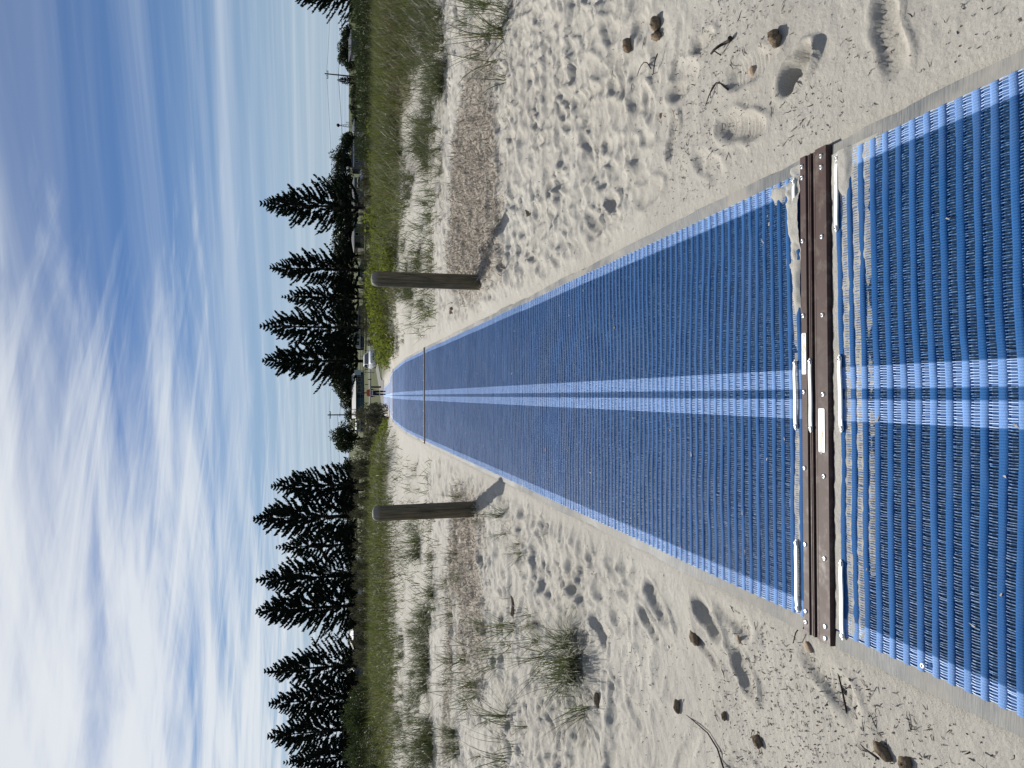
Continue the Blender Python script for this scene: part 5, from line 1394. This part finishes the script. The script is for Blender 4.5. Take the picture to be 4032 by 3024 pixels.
# twigs: a few shapes, many individuals
def twig_mesh(seed):
    r = random.Random(seed); L = 1.0; n = 5; pts = []; y = 0; a = r.uniform(-.4, .4)
    for i in range(n):
        pts.append((L*(i/(n-1)-0.5), y, 0.06+0.10*r.random())); a += r.uniform(-.7, .7); y += 0.22*math.sin(a)
    mb = MB(); mb.tube(pts, [0.034, 0.034, 0.030, 0.024, 0.012], 4)
    if r.random() < 0.5: mb.tube([pts[2], (pts[2][0]+0.2, pts[2][1]+r.choice((-1, 1))*0.22, 0.08)], [0.035, 0.015], 4)
    return mb.mesh('twig', MATS['twig'], False)
TW = [twig_mesh(700+i) for i in range(12)]
r7 = np.random.default_rng(71)
def litter_density(x, y):
    """clumps of litter seen in the photograph: below the mat near the joint, and above it"""
    d = 0.10
    for (cx, cy, s_, a) in clumps: d += a*math.exp(-((x-cx)**2+(y-cy)**2)/(2*s_*s_))
    return d
clumps = []
for (v, yi, s_, a) in ((3080, 2660, .16, .9), (2960, 2900, .22, .8), (3200, 2900, .2, .7), (3500, 2830, .14, .5), (2720, 475, .16, 1.2), (2870, 60, .2, .7), (2660, 760, .10, .8), (2520, 2630, .2, .5), (2400, 2330, .2, .4), (2800, 640, .2, .4), (3150, 470, .15, .4), (2150, 900, .3, .4), (2080, 2300, .4, .5)):
    p = gp(v, yi); clumps.append((p.x, p.y, s_, a))
def sample_litter():
    while True:
        y = 1.35+6.2*r7.random()**1.5; x = (0.80+r7.random()*(0.42*y+0.35))*(1 if r7.random() < 0.5 else -1)
        if r7.random() < litter_density(x, y): return x, y
cnt = {1: 0, -1: 0}
for i in range(230):
    x, y = sample_litter(); sg = 1 if x > 0 else -1
    o = link('twig', TW[i % 12], None, (x, y, zg(x, y)-0.001)); s_ = 0.016+0.036*r7.random()**1.8
    o.scale = (s_, s_, s_*0.9); o.rotation_euler = (r7.normal(0, .12), r7.normal(0, .12), r7.random()*6.28)
    tag(o, 'short dark twig lying on the sand '+('above' if sg > 0 else 'below')+' the mat in the picture', 'twig', 'short twigs on the sand '+('above' if sg > 0 else 'below')+' the mat')
# crumbs of seaweed and bark: uncountable
N = 5200; P_ = [sample_litter() for _ in range(N)]
base = np.array([(x, y, zg(x, y)+0.002) for x, y in P_])
V, F, rnd = blades(base, r7.random(N)*2*PI, PI/2+r7.normal(-0.1, 0.25, N), r7.normal(0, 1.2, N), 0.005+0.020*r7.random(N)**2.5, 0.0022+0.003*r7.random(N), 2, 72, 0.5)
MATS['crumb'] = leafmat('crumb', (0.012, 0.010, 0.009), (0.10, 0.07, 0.05), (0.02, 0.015, 0.01), 0.05, 0.8, 0.2)
tag(link('seaweed_crumbs', mesh_np('seaweed_crumbs', V, F, MATS['crumb'], False, {'rnd': rnd**2})), 'tiny dark crumbs of seaweed and bark scattered over the sand', 'litter', kind='stuff')
# crumbs on the mat
N = 140; yy = 1.4+8.5*r7.random(N); xx = r7.uniform(-0.68, 0.68, N)
base = np.stack([xx, yy, zm(xx, yy)+0.0085], 1)
V, F, rnd = blades(base, r7.random(N)*2*PI, PI/2+r7.normal(-0.1, 0.2, N), r7.normal(0, 1.0, N), 0.008+0.02*r7.random(N), 0.003+0.004*r7.random(N), 2, 73, 0.5)
tag(link('mat_crumbs', mesh_np('mat_crumbs', V, F, MATS['weed'], False, {'rnd': rnd})), 'specks of dry weed and grit scattered over the blue mat', 'litter', kind='stuff')

for i, yi in enumerate((2225, 2300, 2370, 2440)):
    rtree(yi, 1345+random.uniform(-8, 8), 200, 105, ordinal(i+1)+' of four dark low trees under the close tall pair of pines', 'dark trees under the tall pair')
for i, yi in enumerate((2600, 2680, 2760, 2840, 2920, 3000)):
    rtree(yi, 1342+random.uniform(-8, 8), 200, 110, ordinal(i+1)+' of six dark low trees under the pines at the bottom edge', 'dark trees under the bottom-edge pines')
rtree(1615, 1350, 217, 110, 'dark tree behind the lower end of the teal house roof')
